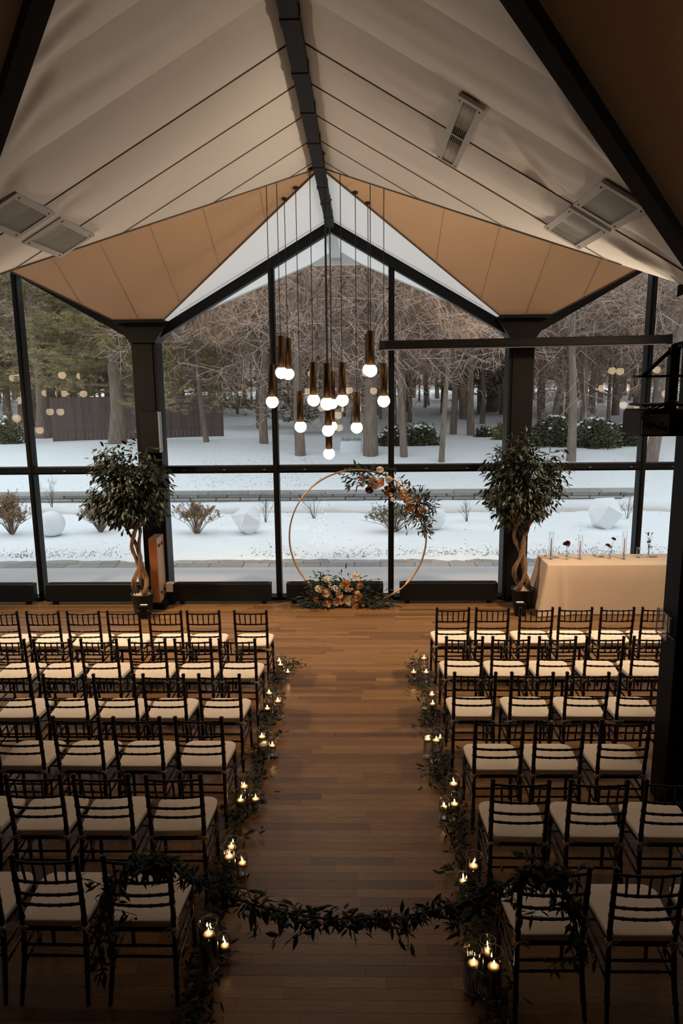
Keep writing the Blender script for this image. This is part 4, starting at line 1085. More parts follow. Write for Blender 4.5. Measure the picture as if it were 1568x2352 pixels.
# white garden ornaments
def facet_rock(px, py, wpx, seed, label):
    p = at_z(px, py, -0.06); k = (p-CAM).dot(_fw)/F_PX; r = wpx/2*k
    R = random.Random(seed); V = []
    for i in range(11):
        z = 1-2*(i+0.5)/11; a = i*2.399963+R.uniform(-0.3, 0.3); q = math.sqrt(1-z*z); V.append(Vector((q*math.cos(a), q*math.sin(a), z)))
    import bmesh
    bm = bmesh.new()
    for v in V: bm.verts.new(v*r*R.uniform(0.96, 1.10))
    bmesh.ops.convex_hull(bm, input=bm.verts); me = bpy.data.meshes.new('faceted_rock'); bm.to_mesh(me); bm.free(); me.materials.append(M['orb'])
    o = bpy.data.objects.new('faceted_rock', me); col.objects.link(o); o.location = (p.x, p.y+r*0.3, gz(p.x, p.y)+r*0.86); tag(o, label, 'garden ornament', 'white garden ornaments')
def ball(px, py, wpx, label):
    p = at_z(px, py, -0.06); k = (p-CAM).dot(_fw)/F_PX; r = wpx/2*k
    o = MB().lathe([(r*math.sin(PI*i/20), -r*math.cos(PI*i/20)) for i in range(21)], 32).build('garden_ball', M['orb'], None, True)
    o.location = (p.x, p.y+r*0.3, gz(p.x, p.y)+r*0.94); tag(o, label, 'garden ornament', 'white garden ornaments')
ball(117, 1230, 60, 'white ball ornament on the snow beside the side bay mullion')
ball(994, 1217, 60, 'white ball ornament on the snow beside the hoop flowers')
facet_rock(568, 1226, 74, 4, 'white faceted ornament on the snow beside the left mullion of the middle bay')
facet_rock(1392, 1215, 80, 9, 'larger white faceted ornament on the snow behind the draped table')
# square planter with snow
p = ground_at(806, 1040); k = (p-CAM).dot(_fw)/F_PX; w = 25*k
pl_ = empty('garden_planter', (p.x, p.y+w, gz(p.x, p.y))); tag(pl_, 'pale square planter with frosted grass standing in the snow beside the leaning tree', 'planter')
MB().bbox(-w, w, -w, w, -0.1, 26*k, 0.03).build('box', M['orb'], pl_)
m = MB(); R = random.Random(8)
for i in range(120):
    x, y_ = R.uniform(-w, w)*.9, R.uniform(-w, w)*.9; m.quad((x-.01, y_, 24*k), (x+.01, y_, 24*k), (x+R.gauss(0, .06), y_+R.gauss(0, .05), 24*k+R.uniform(.05, .2)))
    m.tone.append(R.random())
tag(m.build('frosted_grass', leafy('teal_grass', (0.10, 0.22, 0.20), (0.4, 0.5, 0.5), 0.8, 0.2), pl_), kind='stuff')

# brown board fence on the bank
fa, fb = ground_at(60, 1003), ground_at(456, 985)
fa = Vector((-13.2, 31.0, 0)); fb = Vector((-6.2, 33.2, 0))
fe = empty('board_fence', (fa.x, fa.y, 0.8)); tag(fe, 'tall dark brown vertical board fence on the snow bank', 'fence')
bd = MB().bbox(-0.0845, 0.0845, -0.015, 0.015, 0, 1, 0.006).mesh('board', M['fence'])
dv = fb-fa; nb_ = int(dv.length/0.172); ang = math.atan2(dv.y, dv.x)
for i in range(nb_):
    q = fa+dv*((i+0.5)/nb_); z0 = 0.55
    inst('board', bd, fe, (q.x-fa.x, q.y-fa.y, z0-0.8), (0, 0, ang), (1, 1, 2.15+0.0*i))
for z_ in (1.2, 2.3):
    inst('rail', MB().box(0, dv.length, 0.02, 0.07, 0, 0.09).mesh('rail', M['fence']), fe, (0, 0, z_-0.8), (0, 0, ang))
# far hillside closing the view
m = MB()
def hillf(u, v):
    x = -150+300*u; y = 105+45*v
    return (x, y, 0.8+6.5*sstep(0, 1, v)+1.6*noise.noise(Vector((x*0.05, y*0.05, 2)))*v+0.9*noise.noise(Vector((x*0.4, y*0.4, 4)))*v)
m.grid(hillf, 160, 24); tag(m.build('far_hill', M['hill'], None, True), 'far brown wooded hillside behind all the trees', 'hill', kind='structure')

# ================================================================== ALONG THE GLASS WALL
def heater(pxa, pxb, label):
    a, b = at_z(pxa, 1376, 0), at_z(pxb, 1376, 0); Y0, Y1 = YW-0.36, YW-0.22
    xa, xb = at_y(pxa, 1352, Y0).x, at_y(pxb, 1352, Y0).x
    root = empty('convector_heater', ((xa+xb)/2, (Y0+Y1)/2, 0)); tag(root, label, 'heater', 'convector heaters along the glass'); o_ = root.location
    MB().bbox(xa, xb, Y0, Y1, 0.05, 0.33, 0.008).build('casing', M['heater'], root, origin=o_)
    m = MB()
    for i in range(7): m.box(xa+0.05, xb-0.05, Y0+0.014+i*0.017, Y0+0.022+i*0.017, 0.330, 0.336)
    m.build('top_grille', M['heater'], root, origin=o_)
    for x in (xa+0.12, xb-0.12): MB().box(x-0.03, x+0.03, Y0+0.02, Y1-0.02, 0, 0.055).build('foot', M['heater'], root, origin=o_)
heater(-150, 76, 'black convector heater at the foot of the glass, beyond the side bay mullion')
heater(104, 334, 'black convector heater at the foot of the glass behind the lectern side ficus')
heater(397, 622, 'black convector heater at the foot of the glass beside the lectern')
heater(657, 880, 'black convector heater at the foot of the glass behind the hoop flowers')
heater(918, 1143, 'black convector heater at the foot of the glass behind the empty side of the hoop')

# ---- ficus trees
leaf_v = [(0, 0, 0), (0.16, 0.34, -0.04), (0.15, 0.62, -0.05), (0, 1.0, -0.16), (-0.15, 0.62, -0.05), (-0.16, 0.34, -0.04), (0, 0.5, 0.03)]
leaf_f = [(0, 1, 6), (1, 2, 6), (2, 3, 6), (3, 4, 6), (4, 5, 6), (5, 0, 6)]
ficus_leaf = MB().add([(x*1.15, y, z) for x, y, z in leaf_v], leaf_f).mesh('leaf', M['ficus'], False)
gar_leaf = MB().add([(x*0.85, y, z) for x, y, z in leaf_v], leaf_f).mesh('leaf', M['leaf'], False)
def leaf_matrix(p, d, up, s):
    d = d.normalized(); sd = d.cross(up)
    sd = sd.normalized() if sd.length > 1e-4 else d.orthogonal().normalized()
    n = sd.cross(d)
    return Matrix.Translation(p) @ Matrix(((sd.x, d.x, n.x, 0), (sd.y, d.y, n.y, 0), (sd.z, d.z, n.z, 0), (0, 0, 0, 1))) @ Matrix.Scale(s, 4)
def put_leaves(root, mesh, mats, n_obj, mat):
    """first n_obj as single leaves, the others in one joined part"""
    for Mx in mats[:n_obj]:
        o = bpy.data.objects.new('leaf', mesh); col.objects.link(o); o.parent = root; o.matrix_local = Mx
    if len(mats) > n_obj:
        vv = [v.co.copy() for v in mesh.vertices]; ff = [tuple(p.vertices) for p in mesh.polygons]
        m = MB(); R = random.Random(len(mats))
        for Mx in mats[n_obj:]:
            m.add(vv, ff, Mx); m.tone += [R.random()]*len(ff)
        tag(m.build('foliage', M[mat], root), kind='stuff')
def ficus(base_px, base_py, crown, seed, label, pot_r, pot_h):
    p = at_z(base_px, base_py, 0); x, y = p.x, p.y+pot_r
    root = empty('potted_ficus', (x, y, 0)); tag(root, label, 'potted tree', 'potted ficus trees by the columns')
    R = random.Random(seed)
    MB().lathe([(0, 0), (pot_r*0.78, 0), (pot_r*0.80, 0.01), (pot_r, pot_h-0.02), (pot_r*1.04, pot_h-0.02), (pot_r*1.04, pot_h), (pot_r*0.94, pot_h), (pot_r*0.93, pot_h-0.05), (0, pot_h-0.05)], 28).build('pot', M['pot'], root, True)
    MB().grid(lambda u, v: (pot_r*0.92*v*math.cos(2*PI*u), pot_r*0.92*v*math.sin(2*PI*u), pot_h-0.03+0.05*(1-v)+0.012*R.gauss(0, 1)), 20, 6).build('moss', M['pebble'], root, True)
    z0, z1 = pot_h-0.03, crown['split']
    ends = []
    for k in range(3):
        pts, rr = [], []
        for i in range(13):
            t = i/12; a = k*2*PI/3+t*4.2+seed; w = 0.055+0.05*math.sin(PI*t*2.1+k)+0.02*t
            pts.append((w*math.cos(a)*(1.25 if k == 0 else 1)+crown['dx']*t*t, w*math.sin(a)*0.8, z0+(z1-z0)*t)); rr.append(0.040-0.017*t+0.004*R.gauss(0, 1))
        MB().tube(pts, rr, 9).build('trunk', M['bark'], root, True); ends.append(Vector(pts[-1]))
    cz, rx, rz = crown['z'], crown['rx'], crown['rz']; C = Vector((crown['dx'], 0, cz)); tips = []
    br = MB()
    for k in range(60):
        while True:
            v = Vector((R.uniform(-1, 1), R.uniform(-1, 1), R.uniform(-1, 1)))
            if 0.3 < v.length < 1: break
        e = C+Vector((v.x*rx, v.y*rx*0.48, v.z*rz)); s0 = ends[k % 3]
        mid = s0.lerp(e, 0.5)+Vector((0, 0, 0.05)); br.tube([s0, mid, e], [0.014, 0.008, 0.003], 5, caps=False); tips.append((s0, mid, e))
    br.build('branches', M['bark'], root)
    mats = []
    for k in range(crown['n']):
        s0, mid, e = tips[R.randrange(len(tips))]; t = R.random()**0.55*1.1-0.1
        q = mid.lerp(e, t)+Vector((R.gauss(0, 0.075), R.gauss(0, 0.075), R.gauss(0, 0.065)))
        out = (q-C); out.z *= 0.4
        d = (out.normalized()*0.7+Vector((R.gauss(0, .5), R.gauss(0, .5), -0.55+R.gauss(0, .35)))).normalized()
        mats.append(leaf_matrix(q, d, Vector((R.gauss(0, .35), R.gauss(0, .35), 1)), R.uniform(0.08, 0.135)))
    R.shuffle(mats); put_leaves(root, ficus_leaf, mats, 300, 'ficus')
    return root
fl = ficus(322, 1413, dict(z=1.98, rx=0.68, rz=0.70, dx=-0.06, split=1.28, n=2900), 3, 'leafy ficus with twisted trunk in a black pot beside the lectern', 0.165, 0.30)
fr_ = ficus(1204, 1402, dict(z=1.96, rx=0.64, rz=0.70, dx=-0.05, split=1.25, n=2700), 8, 'leafy ficus with twisted trunk in a black pot beside the draped table', 0.17, 0.30)
def floor_uplight(x, y, aim, label, spill):
    root = empty('floor_uplight', (x, y, 0)); tag(root, label, 'floor lamp', 'uplights under the ficus trees')
    MB().bbox(-0.075, 0.075, -0.06, 0.06, 0.0, 0.20, 0.01).build('housing', M['black'], root)
    MB().box(-0.05, 0.05, -0.012, 0.012, 0.200, 0.203).build('lens', emitter('uplight_lens', (1.0, 0.55, 0.22), 3.0), root)
    for nm, tgt, e, ang, off in (('lamp_light', aim, 11, 1.15, (0, 0, 0.215)), ('spill_light', spill, 3.2, 1.2, None)):
        d = (Vector(tgt)-Vector((x, y, 0.12))).normalized()
        ld = bpy.data.lights.new(nm, 'SPOT'); ld.energy = e; ld.color = (1.0, 0.56, 0.24); ld.spot_size = ang; ld.spot_blend = 0.7; ld.shadow_soft_size = 0.025
        lo = bpy.data.objects.new(nm, ld); col.objects.link(lo); lo.parent = root
        lo.location = off if off else (d.x*0.12, d.y*0.12, 0.13); lo.rotation_euler = d.to_track_quat('-Z', 'Y').to_euler()
q = at_z(330, 1418, 0); floor_uplight(q.x+0.02, q.y-0.02, (q.x-0.02, q.y+0.32, 1.2), 'small black uplight on the floor in front of the lectern side ficus pot', (q.x+0.55, q.y-0.02, 0))
q = at_z(1192, 1412, 0); floor_uplight(q.x, q.y-0.02, (q.x+0.05, q.y+0.32, 1.2), 'small black uplight on the floor in front of the table side ficus pot', (q.x-0.35, q.y-0.12, 0))

# ---- wooden lectern seen from its side
a = at_z(359, 1399, 0); lx, ly = a.x, a.y
lec = empty('wooden_lectern', (lx, ly+0.35, 0)); tag(lec, 'tall narrow orange wood lectern on a dark base, standing beside the potted ficus', 'lectern'); o_ = Vector((lx, ly+0.35, 0))
LW_, LD = 0.062, 0.60
MB().bbox(-LW_-0.03, LW_+0.09, -0.38, 0.36, 0.0, 0.10, 0.008).build('base', M['black'], lec)
MB().bbox(-LW_, LW_, -0.35, -0.31, 0.10, 1.09, 0.004).build('front_board', M['oak'], lec)
MB().bbox(LW_-0.02, LW_+0.002, -0.31, LD-0.35, 0.10, 1.085, 0.003).build('side_board', M['oak_window_lit'], lec)
MB().bbox(-LW_, -LW_+0.02, -0.31, LD-0.35, 0.10, 1.085, 0.003).build('side_board', M['oak'], lec)
MB().bbox(-LW_-0.002, LW_+0.004, -0.352, LD-0.35, 1.085, 1.10, 0.003).build('top_board', M['oak_window_lit'], lec)
for i in range(4):
    yy = -0.25+i*0.155
    MB().bbox(LW_-0.01, LW_+0.022, yy-0.022, yy+0.022, 0.955, 1.0, 0.003).build('peg', M['peg'], lec)
for i in range(2): MB().bbox(LW_-0.01, LW_+0.022, -0.25+i*0.17-0.02, -0.25+i*0.17+0.02, 0.22, 0.262, 0.003).build('peg', M['peg'], lec)
q = at_z(384, 1392, 0)
jb = empty('junction_box', (q.x+0.03, q.y+0.12, 0)); tag(jb, 'small cream electrical box on a dark stand beside the lectern', 'electrical box')
MB().bbox(-0.055, 0.055, -0.05, 0.05, 0.20, 0.345, 0.006).build('box', M['cream_plastic'], jb); MB().bbox(-0.06, 0.06, -0.06, 0.06, 0, 0.20, 0.006).build('stand', M['black'], jb)

# ---- loudspeaker on the left column
sp = at_y(349, 992, YW-0.36)
spk = empty('wall_speaker', (sp.x, YW-0.33, sp.z-0.32)); tag(spk, 'tall black loudspeaker fixed to the column above the lectern side ficus', 'loudspeaker')
MB().bbox(-0.145, 0.145, -0.11, 0.10, 0, 0.64, 0.012).build('cabinet', M['black'], spk)
MB().bbox(-0.125, 0.125, -0.118, -0.108, 0.03, 0.61, 0.004).build('grille', M['heater'], spk)
MB().box(0.118, 0.146, -0.116, 0.0, 0.02, 0.62).build('side_trim', M['grey_strip'], spk)

# ---- roll-up projection screen housing across the right column
e0, e1 = at_y(874, 793, YW-0.45), at_y(1537, 779, YW-0.45)
scr = empty('projection_screen', ((e0.x+e1.x)/2, YW-0.45, (e0.z+e1.z)/2)); tag(scr, 'long dark roll-up projection screen housing across the column above the draped table', 'projection screen')
scr.rotation_euler = (0, -math.atan2(e1.z-e0.z, e1.x-e0.x), 0); hl = (e1-e0).length/2
MB().bbox(-hl, hl, -0.065, 0.065, -0.06, 0.06, 0.01).build('housing', M['frame'], scr)
for s_ in (-1, 1): MB().bbox(s_*hl-0.02, s_*hl+0.02, -0.075, 0.075, -0.07, 0.07, 0.008).build('end_cap', M['beam'], scr)
MB().box(-hl+0.06, hl-0.06, 0.0, 0.012, -0.074, -0.058).build('screen_edge', M['card'], scr)
MB().box(-0.05+0.35, 0.05+0.35, 0.06, 0.26, -0.03, 0.03).build('bracket', M['beam'], scr)

# ---- projector on an arm at the inner pillar
pj0 = at_y(1500, 970, 5.0)
pj = empty('projector', (2.07, 5.02, pj0.z)); tag(pj, 'black ceiling projector with looping cables on an arm at the inner pillar', 'projector')
MB().bbox(-0.21, 0.22, -0.16, 0.20, -0.085, 0.085, 0.018).build('body', M['black'], pj)
MB().bbox(-0.21, -0.03, -0.166, -0.155, -0.07, 0.06, 0.004).build('port_panel', M['grey_strip'], pj)
for i in range(6):
    MB().box(-0.19+i*0.026, -0.175+i*0.026, -0.170, -0.165, -0.035 if i % 2 else -0.01, -0.018 if i % 2 else 0.008).build('port', M['black'], pj)
MB().box(-0.19, 0.12, -0.10, 0.14, 0.11, 0.125).build('mount_plate', M['beam'], pj)
MB().box(0.02, 0.08, 0.0, 0.06, 0.085, 0.50).build('mount_post', M['beam'], pj)
MB().tube([(0.05, 0.03, 0.50), (0.40, 0.42, 0.56)], 0.025, 6).build('arm', M['beam'], pj)
MB().tube([(-0.15, 0.02, 0.31), (0.05, 0.03, 0.50)], 0.014, 6).build('strut', M['beam'], pj)
MB().box(-0.20, 0.10, -0.02, 0.08, 0.30, 0.315).build('shelf', M['beam'], pj)
for k, (rx_, rz_) in enumerate(((0.09, 0.10), (0.075, 0.085), (0.06, 0.07))):
    pts_ = [(0.02-0.22*math.sin(t*PI)*1.0-0.05*k*0.3, -0.15-0.04*math.sin(t*PI), 0.13-0.19*t+0.01*k) for t in np.linspace(0, 1, 12)]
    MB().tube([(0.10, 0.0, 0.13)]+pts_, 0.006, 6).build('cable', M['cord'], pj, True)

# ---- thermostat in a clear guard on the pillar
th = empty('thermostat', (PX0, (PY0+PY1)/2-0.02, 1.05)); 
tz = at_y(1538, 1433, PY0+0.13).z; th.location = (PX0, PY0+0.13, tz); tag(th, 'white thermostat inside a clear guard box on the side of the dark pillar', 'thermostat')
MB().bbox(-0.022, 0.0, -0.045, 0.045, -0.06, 0.06, 0.003).build('plate', M['cream_plastic'], th)
MB().bbox(-0.026, -0.02, -0.022, 0.022, -0.02, 0.025, 0.002).build('display', M['grey_strip'], th)
MB().bbox(-0.06, 0.0, -0.10, 0.10, -0.10, 0.10, 0.006).build('guard', M['vase'], th)
m = MB()
for s_ in (-1, 1): m.box(-0.062, -0.055, -0.10, 0.10, s_*0.10-0.005, s_*0.10+0.005).box(-0.062, -0.055, s_*0.10-0.005, s_*0.10+0.005, -0.10, 0.10)
m.build('guard_rim', M['grey_strip'], th)

# ---- draped table
TY0, TY1, TZ = 10.30, 10.90, 0.752
tl = at_y(1259, 1296, TY0); TX0, TX1 = tl.x, tl.x+2.45
def drape():
    m = MB(); n = 200; prof = [(0.0, TZ), (0.012, TZ-0.004), (0.018, TZ-0.02), (0.03, TZ-0.25), (0.05, TZ-0.5), (0.065, 0.012)]
    per = []
    w, d = TX1-TX0, TY1-TY0; tot = 2*(w+d); r = 0.03
    for i in range(n):
        s_ = tot*i/n
        if s_ < w: x, y, nx_, ny_ = TX0+s_, TY0, 0, -1
        elif s_ < w+d: x, y, nx_, ny_ = TX1, TY0+s_-w, 1, 0
        elif s_ < 2*w+d: x, y, nx_, ny_ = TX1-(s_-w-d), TY1, 0, 1
        else: x, y, nx_, ny_ = TX0, TY1-(s_-2*w-d), -1, 0
        dc = min(math.hypot(x-a, y-b) for a in (TX0, TX1) for b in (TY0, TY1))
        cornf = math.exp(-(dc/0.10)**2)
        if cornf > 0.25:
            vx = -1 if abs(x-TX0) < abs(x-TX1) else 1; vy = -1 if abs(y-TY0) < abs(y-TY1) else 1
            nx_, ny_ = nx_*(1-cornf)+vx*0.7*cornf, ny_*(1-cornf)+vy*0.7*cornf
        ph = math.sin(s_*9.0)*0.5+math.sin(s_*21+1)*0.5
        fold = (0.016*ph if not (s_ < w and x > TX0+0.35) else 0.004*ph)+0.17*cornf+0.05*math.exp(-((dc-0.22)/0.05)**2)*(1 if y < TY1-0.02 else 0)
        per.append((x, y, nx_, ny_, fold))
    for (o_, z) in prof:
        k = ((TZ-z)/TZ)
        for (x, y, nx_, ny_, fold) in per:
            if abs(ny_-1) < 0.3 and y > TY1-0.01: off = min(o_, 0.02)
            else: off = o_+fold*k
            m.v.append((x+nx_*off, y+ny_*off, z))
    for i in range(len(prof)-1):
        for j in range(n): j2 = (j+1) % n; m.f.append((i*n+j, (i+1)*n+j, (i+1)*n+j2, i*n+j2))
    m.f.append(tuple(range(n)))
    return m
o = drape().build('tablecloth', M['cloth'], None, True, origin=((TX0+TX1)/2, (TY0+TY1)/2, 0)); tag(o, 'floor length champagne tablecloth draped over the long table by the glass', 'tablecloth')
TT = TZ+0.002
def on_table(px, py): return at_z(px, py, TT)
def cyl(root, r, h, z0=0.0, mat='thin_glass', name='glass'):
    return MB().lathe([(0, z0+0.006), (r-0.002, z0+0.006), (r-0.002, z0+h), (r, z0+h), (r, z0), (0, z0)], 24).build(name, M[mat], root, True)
M['thin_glass'] = clear_glass('thin_table_glass', (0.99, 0.99, 0.99), 1.4, 0.0, 0.8)
M['taper_mauve'] = simple('mauve_taper', (0.16, 0.06, 0.055), 0.5); M['taper_pink'] = simple('dusty_pink_taper', (0.45, 0.25, 0.19), 0.5)
for (px, py, pt, mt, lab) in ((1264, 1284, 1221, 'taper_mauve', 'mauve taper candle inside a tall clear chimney at the near end of the table'), (1330.5, 1284, 1229, 'taper_pink', 'dusty pink taper candle inside a clear chimney between two bud vases'), (1431.5, 1284, 1220, 'taper_pink', 'dusty pink taper candle inside a tall clear chimney beside the red rose vase')):
    p = on_table(px, py); h = at_y(px, pt, p.y).z-TT
    root = empty('taper_chimney', (p.x, p.y, TT)); tag(root, lab, 'candle', 'tapers on the draped table')
    cyl(root, 0.034, h); MB().lathe([(0, 0.007), (0.018, 0.007), (0.018, 0.03), (0.011, 0.035), (0.011, 0.05), (0, 0.05)], 16).build('holder', M['vase_base'], root, True)
    MB().lathe([(0.0105, 0.03), (0.0105, 0.05), (0.006, h*0.74), (0.002, h*0.77), (0, h*0.77)], 12).build('taper', M[mt], root, True)
for (px, py, pt, pb_, lab) in ((1367, 1277, 1257, 0, 'short clear tumbler standing on the table beside the pink taper'), (1467, 1281, 1258, 0, 'short clear tumbler standing on the table between taper and foliage vase'), (1254, 1279, 1262, 0, 'small clear votive glass at the table corner beside the mauve taper')):
    p = on_table(px, py); h = max(0.05, at_y(px, pt, p.y).z-TT)
    root = empty('tumbler', (p.x, p.y+0.03, TT)); tag(root, lab, 'glass', 'small glasses on the draped table'); cyl(root, 0.034 if px != 1254 else 0.022, h)
    MB().lathe([(0, 0.008), (0.026 if px != 1254 else 0.016, 0.008), (0.026 if px != 1254 else 0.016, 0.022), (0, 0.022)], 14).build('tealight', M['wax'], root, True)
for (px, py, lab) in ((1368, 1278, 'cork stopper lying in front of the tumbler by the pink taper'), (1475.5, 1279, 'cork stopper lying beside the foliage vase')):
    p = on_table(px, py); o = MB().lathe([(0, -0.012), (0.009, -0.012), (0.011, 0.012), (0, 0.012)], 12).build('cork', M['wax'], None, True); o.location = (p.x, p.y-0.02, TT+0.0115); o.rotation_euler = (PI/2, 0, 0.5); tag(o, lab, 'cork', 'corks on the draped table')
p = on_table(1500, 1279); o = MB().bbox(-0.05, 0.05, -0.03, 0.03, 0, 0.012, 0.003).build('wooden_tray', M['oak']); o.location = (p.x, p.y, TT); tag(o, 'small flat wooden tray on the table beside the foliage vase', 'tray')

# ================================================================== FLOWERS
def petal_colours():
    out = {}
    for nm, c in dict(cream=(0.78, 0.66, 0.48), blush=(0.70, 0.46, 0.32), peach=(0.62, 0.32, 0.15), amber=(0.50, 0.20, 0.06), rust=(0.26, 0.07, 0.03), brown=(0.12, 0.035, 0.022), white=(0.80, 0.76, 0.68), red=(0.16, 0.022, 0.015)).items():
        out[nm] = simple('petal_'+nm, c, 0.7, spec=0.2, var=0.18, vscale=60)
    return out
PET = petal_colours()
def rose_mesh(mat, seed, openness=1.0):
    R = random.Random(seed); m = MB()
    m.lathe([(0, 0.30), (0.10, 0.34), (0.17, 0.22), (0.18, 0.02), (0.10, -0.12), (0, -0.16)], 9)
    for ring, (n, r0, h, tilt, size) in enumerate(((4, 0.14, 0.20, 0.12, 0.42), (5, 0.24, 0.10, 0.38*openness, 0.52), (6, 0.32, -0.02, 0.75*openness, 0.60), (6, 0.36, -0.10, 1.1*openness, 0.62))):
        for k in range(n):
            a = 2*PI*(k+0.35*ring+R.uniform(-.1, .1))/n; t = tilt+R.uniform(-.08, .08)
            rad = Vector((math.cos(a), math.sin(a), 0)); tan = Vector((-math.sin(a), math.cos(a), 0)); up = (Vector((0, 0, 1))*math.cos(t)+rad*math.sin(t)); out_ = (rad*math.cos(t)-Vector((0, 0, 1))*math.sin(t))
            base = rad*r0*0.55+Vector((0, 0, h-0.12))
            def fn(u, v, base=base, up=up, tan=tan, out_=out_, size=size):
                w = (u-0.5)*size*1.15*(0.35+1.05*math.sin(PI*min(1, v*0.62+0.12))); c = (u-0.5)*2
                return base+up*(v*size*0.85)+tan*w-out_*(0.20*size*(c*c)*(1-0.3*v))+out_*(0.22*size*max(0, v-0.7)/0.3)*0.6
            m.grid(fn, 4, 4)
    return m.mesh('rose', mat, True)
ROSE = {k: [rose_mesh(PET[k], 10+i, o_) for i, o_ in enumerate((1.0, 0.7))] for k in PET}
def stock_mesh(mat):
    R = random.Random(77); m = MB()
    for i in range(26):
        a = R.uniform(0, 2*PI); z = i/26; r = 0.16*(1.05-z)+0.03
        m.lathe([(0, 0.06), (0.07, 0.03), (0.075, -0.01), (0, -0.06)], 6, (r*math.cos(a), r*math.sin(a), z*1.4))
    return m.mesh('flower_spike', mat, True)
STOCK = {k: stock_mesh(PET[k]) for k in ('white', 'blush')}
def arrangement(name, label, base, roses, Yf, spread_pts, nleaf, seed, leaf_s=(0.06, 0.12), nobj=150, stocks=()):
    root = empty(name, base); tag(root, label, 'flower arrangement', 'ceremony flowers'); R = random.Random(seed); B = Vector(base)
    for i, (px, py, w, colr) in enumerate(roses):
        p = at_y(px, py, Yf+R.uniform(-0.03, 0.04)); s = w/F_PX*((p-CAM).dot(_fw))*0.98
        face = (CAM-p).normalized()*0.75+Vector((R.gauss(0, .25), R.gauss(0, .15), 0.45+R.gauss(0, .2)))
        o = inst('rose', ROSE[colr][i % 2], root, p-B); o.rotation_euler = face.to_track_quat('Z', 'Y').to_euler(); o.scale = (s, s, s)
    for (px, py, hpx, colr, ln) in stocks:
        p = at_y(px, py, Yf); s = hpx/1.5/F_PX*((p-CAM).dot(_fw)); o = inst('flower_spike', STOCK[colr], root, p-B, (0.25, ln, 0)); o.scale = (s, s, s)
    mats = []
    stm = MB()
    for k in range(nleaf):
        px, py, sx_, sy_ = spread_pts[R.randrange(len(spread_pts))]
        p = at_y(px+R.gauss(0, sx_), py+R.gauss(0, sy_), Yf+0.06+R.gauss(0, 0.06)); q = p-B
        if p.z < 0.012: q.z = 0.012-B.z+R.uniform(0, 0.02)
        c = at_y(px, py, Yf+0.08)-B; out = q-c
        d = (out.normalized()+Vector((R.gauss(0, .4), -0.25+R.gauss(0, .3), R.gauss(0.05, .4)))).normalized()
        if q.z+B.z < 0.06: d.z = abs(d.z)*0.3
        mats.append(leaf_matrix(q, d, Vector((R.gauss(0, .4), -0.5, 1)), R.uniform(*leaf_s)))
        if k % 9 == 0: stm.tube([c, q], 0.003, 4)
    stm.build('stems', M['stem'], root)
    put_leaves(root, gar_leaf, mats, nobj, 'leaf'); return root
k_ = 3.409
def f7(L_): return [(600+x/k_, 1040+y/k_, w/k_, c) for (x, y, w, c) in L_]
HY = 10.78
bot = f7([(450, 1065, 44, 'cream'), (475, 1062, 36, 'peach'), (510, 1097, 54, 'blush'), (508, 992, 38, 'cream'), (583, 1063, 40, 'white'), (665, 1026, 52, 'amber'), (632, 1042, 34, 'cream'), (630, 1062, 30, 'cream'), (664, 1066, 36, 'cream'), (772, 1046, 46, 'amber'), (747, 968, 48, 'cream'),
          (430, 1146, 34, 'amber'), (511, 1176, 56, 'peach'), (588, 1170, 56, 'blush'), (626, 1158, 46, 'peach'), (688, 1157, 68, 'cream'), (755, 1130, 58, 'amber'), (738, 1200, 44, 'amber'), (610, 1110, 44, 'blush'), (712, 1078, 34, 'blush'), (748, 1096, 30, 'cream'), (424, 1100, 26, 'amber'), (690, 1075, 24, 'blush'), (470, 1130, 24, 'rust'), (660, 1215, 22, 'amber'), (800, 1195, 20, 'amber')])
pb0 = at_z(800, 1398, 0)
arrangement('floor_flower_arrangement', 'low mound of cream, peach and amber roses on the floor under the hoop', (pb0.x, pb0.y+0.12, 0), bot, pb0.y+0.02, [(770, 1375, 38, 20), (730, 1372, 16, 16), (800, 1345, 30, 16), (850, 1378, 22, 14), (760, 1395, 45, 6), (725, 1400, 16, 4), (868, 1390, 14, 8), (735, 1340, 14, 10)], 620, 31, nobj=200, stocks=((761, 1352, 30, 'white', -0.3), (764, 1376, 22, 'blush', -0.5), (776, 1368, 20, 'blush', 0.3)))
top_ = f7([(928, 131, 42, 'cream'), (790, 205, 42, 'peach'), (862, 232, 50, 'blush'), (870, 203, 30, 'peach'), (926, 238, 52, 'peach'), (890, 266, 42, 'blush'), (845, 291, 46, 'brown'), (998, 208, 44, 'cream'), (982, 277, 30, 'rust'), (985, 318, 34, 'rust'), (1010, 326, 26, 'cream'), (1110, 337, 62, 'blush'), (1108, 296, 28, 'cream'), (1028, 366, 30, 'cream'), (1143, 374, 46, 'peach'), (1220, 368, 42, 'peach'), (1165, 428, 52, 'amber'), (1255, 455, 46, 'peach'), (1236, 487, 46, 'amber'), (1197, 426, 28, 'amber'), (790, 250, 30, 'blush'), (1172, 328, 18, 'peach'), (1032, 288, 40, 'brown'), (1075, 270, 26, 'peach'), (945, 205, 24, 'blush')])
hc0 = at_z(821, 1387, 0); hoop_l, hoop_r = at_y(664.5, 1235, HY), at_y(978.5, 1235, HY); HR = (hoop_r.x-hoop_l.x)/2; HXC = (hoop_r.x+hoop_l.x)/2
arrangement('hoop_flower_arrangement', 'garland of roses and greenery wired to the upper curve of the gold hoop', (HXC+HR*0.6, HY, HR*1.8), top_, HY-0.10, [(830, 1092, 22, 10), (865, 1100, 24, 14), (900, 1115, 22, 16), (925, 1140, 20, 16), (950, 1165, 16, 18), (968, 1185, 9, 14), (965, 1150, 12, 14), (815, 1100, 14, 8), (975, 1205, 5, 10), (985, 1160, 8, 8)], 640, 32, nobj=200)
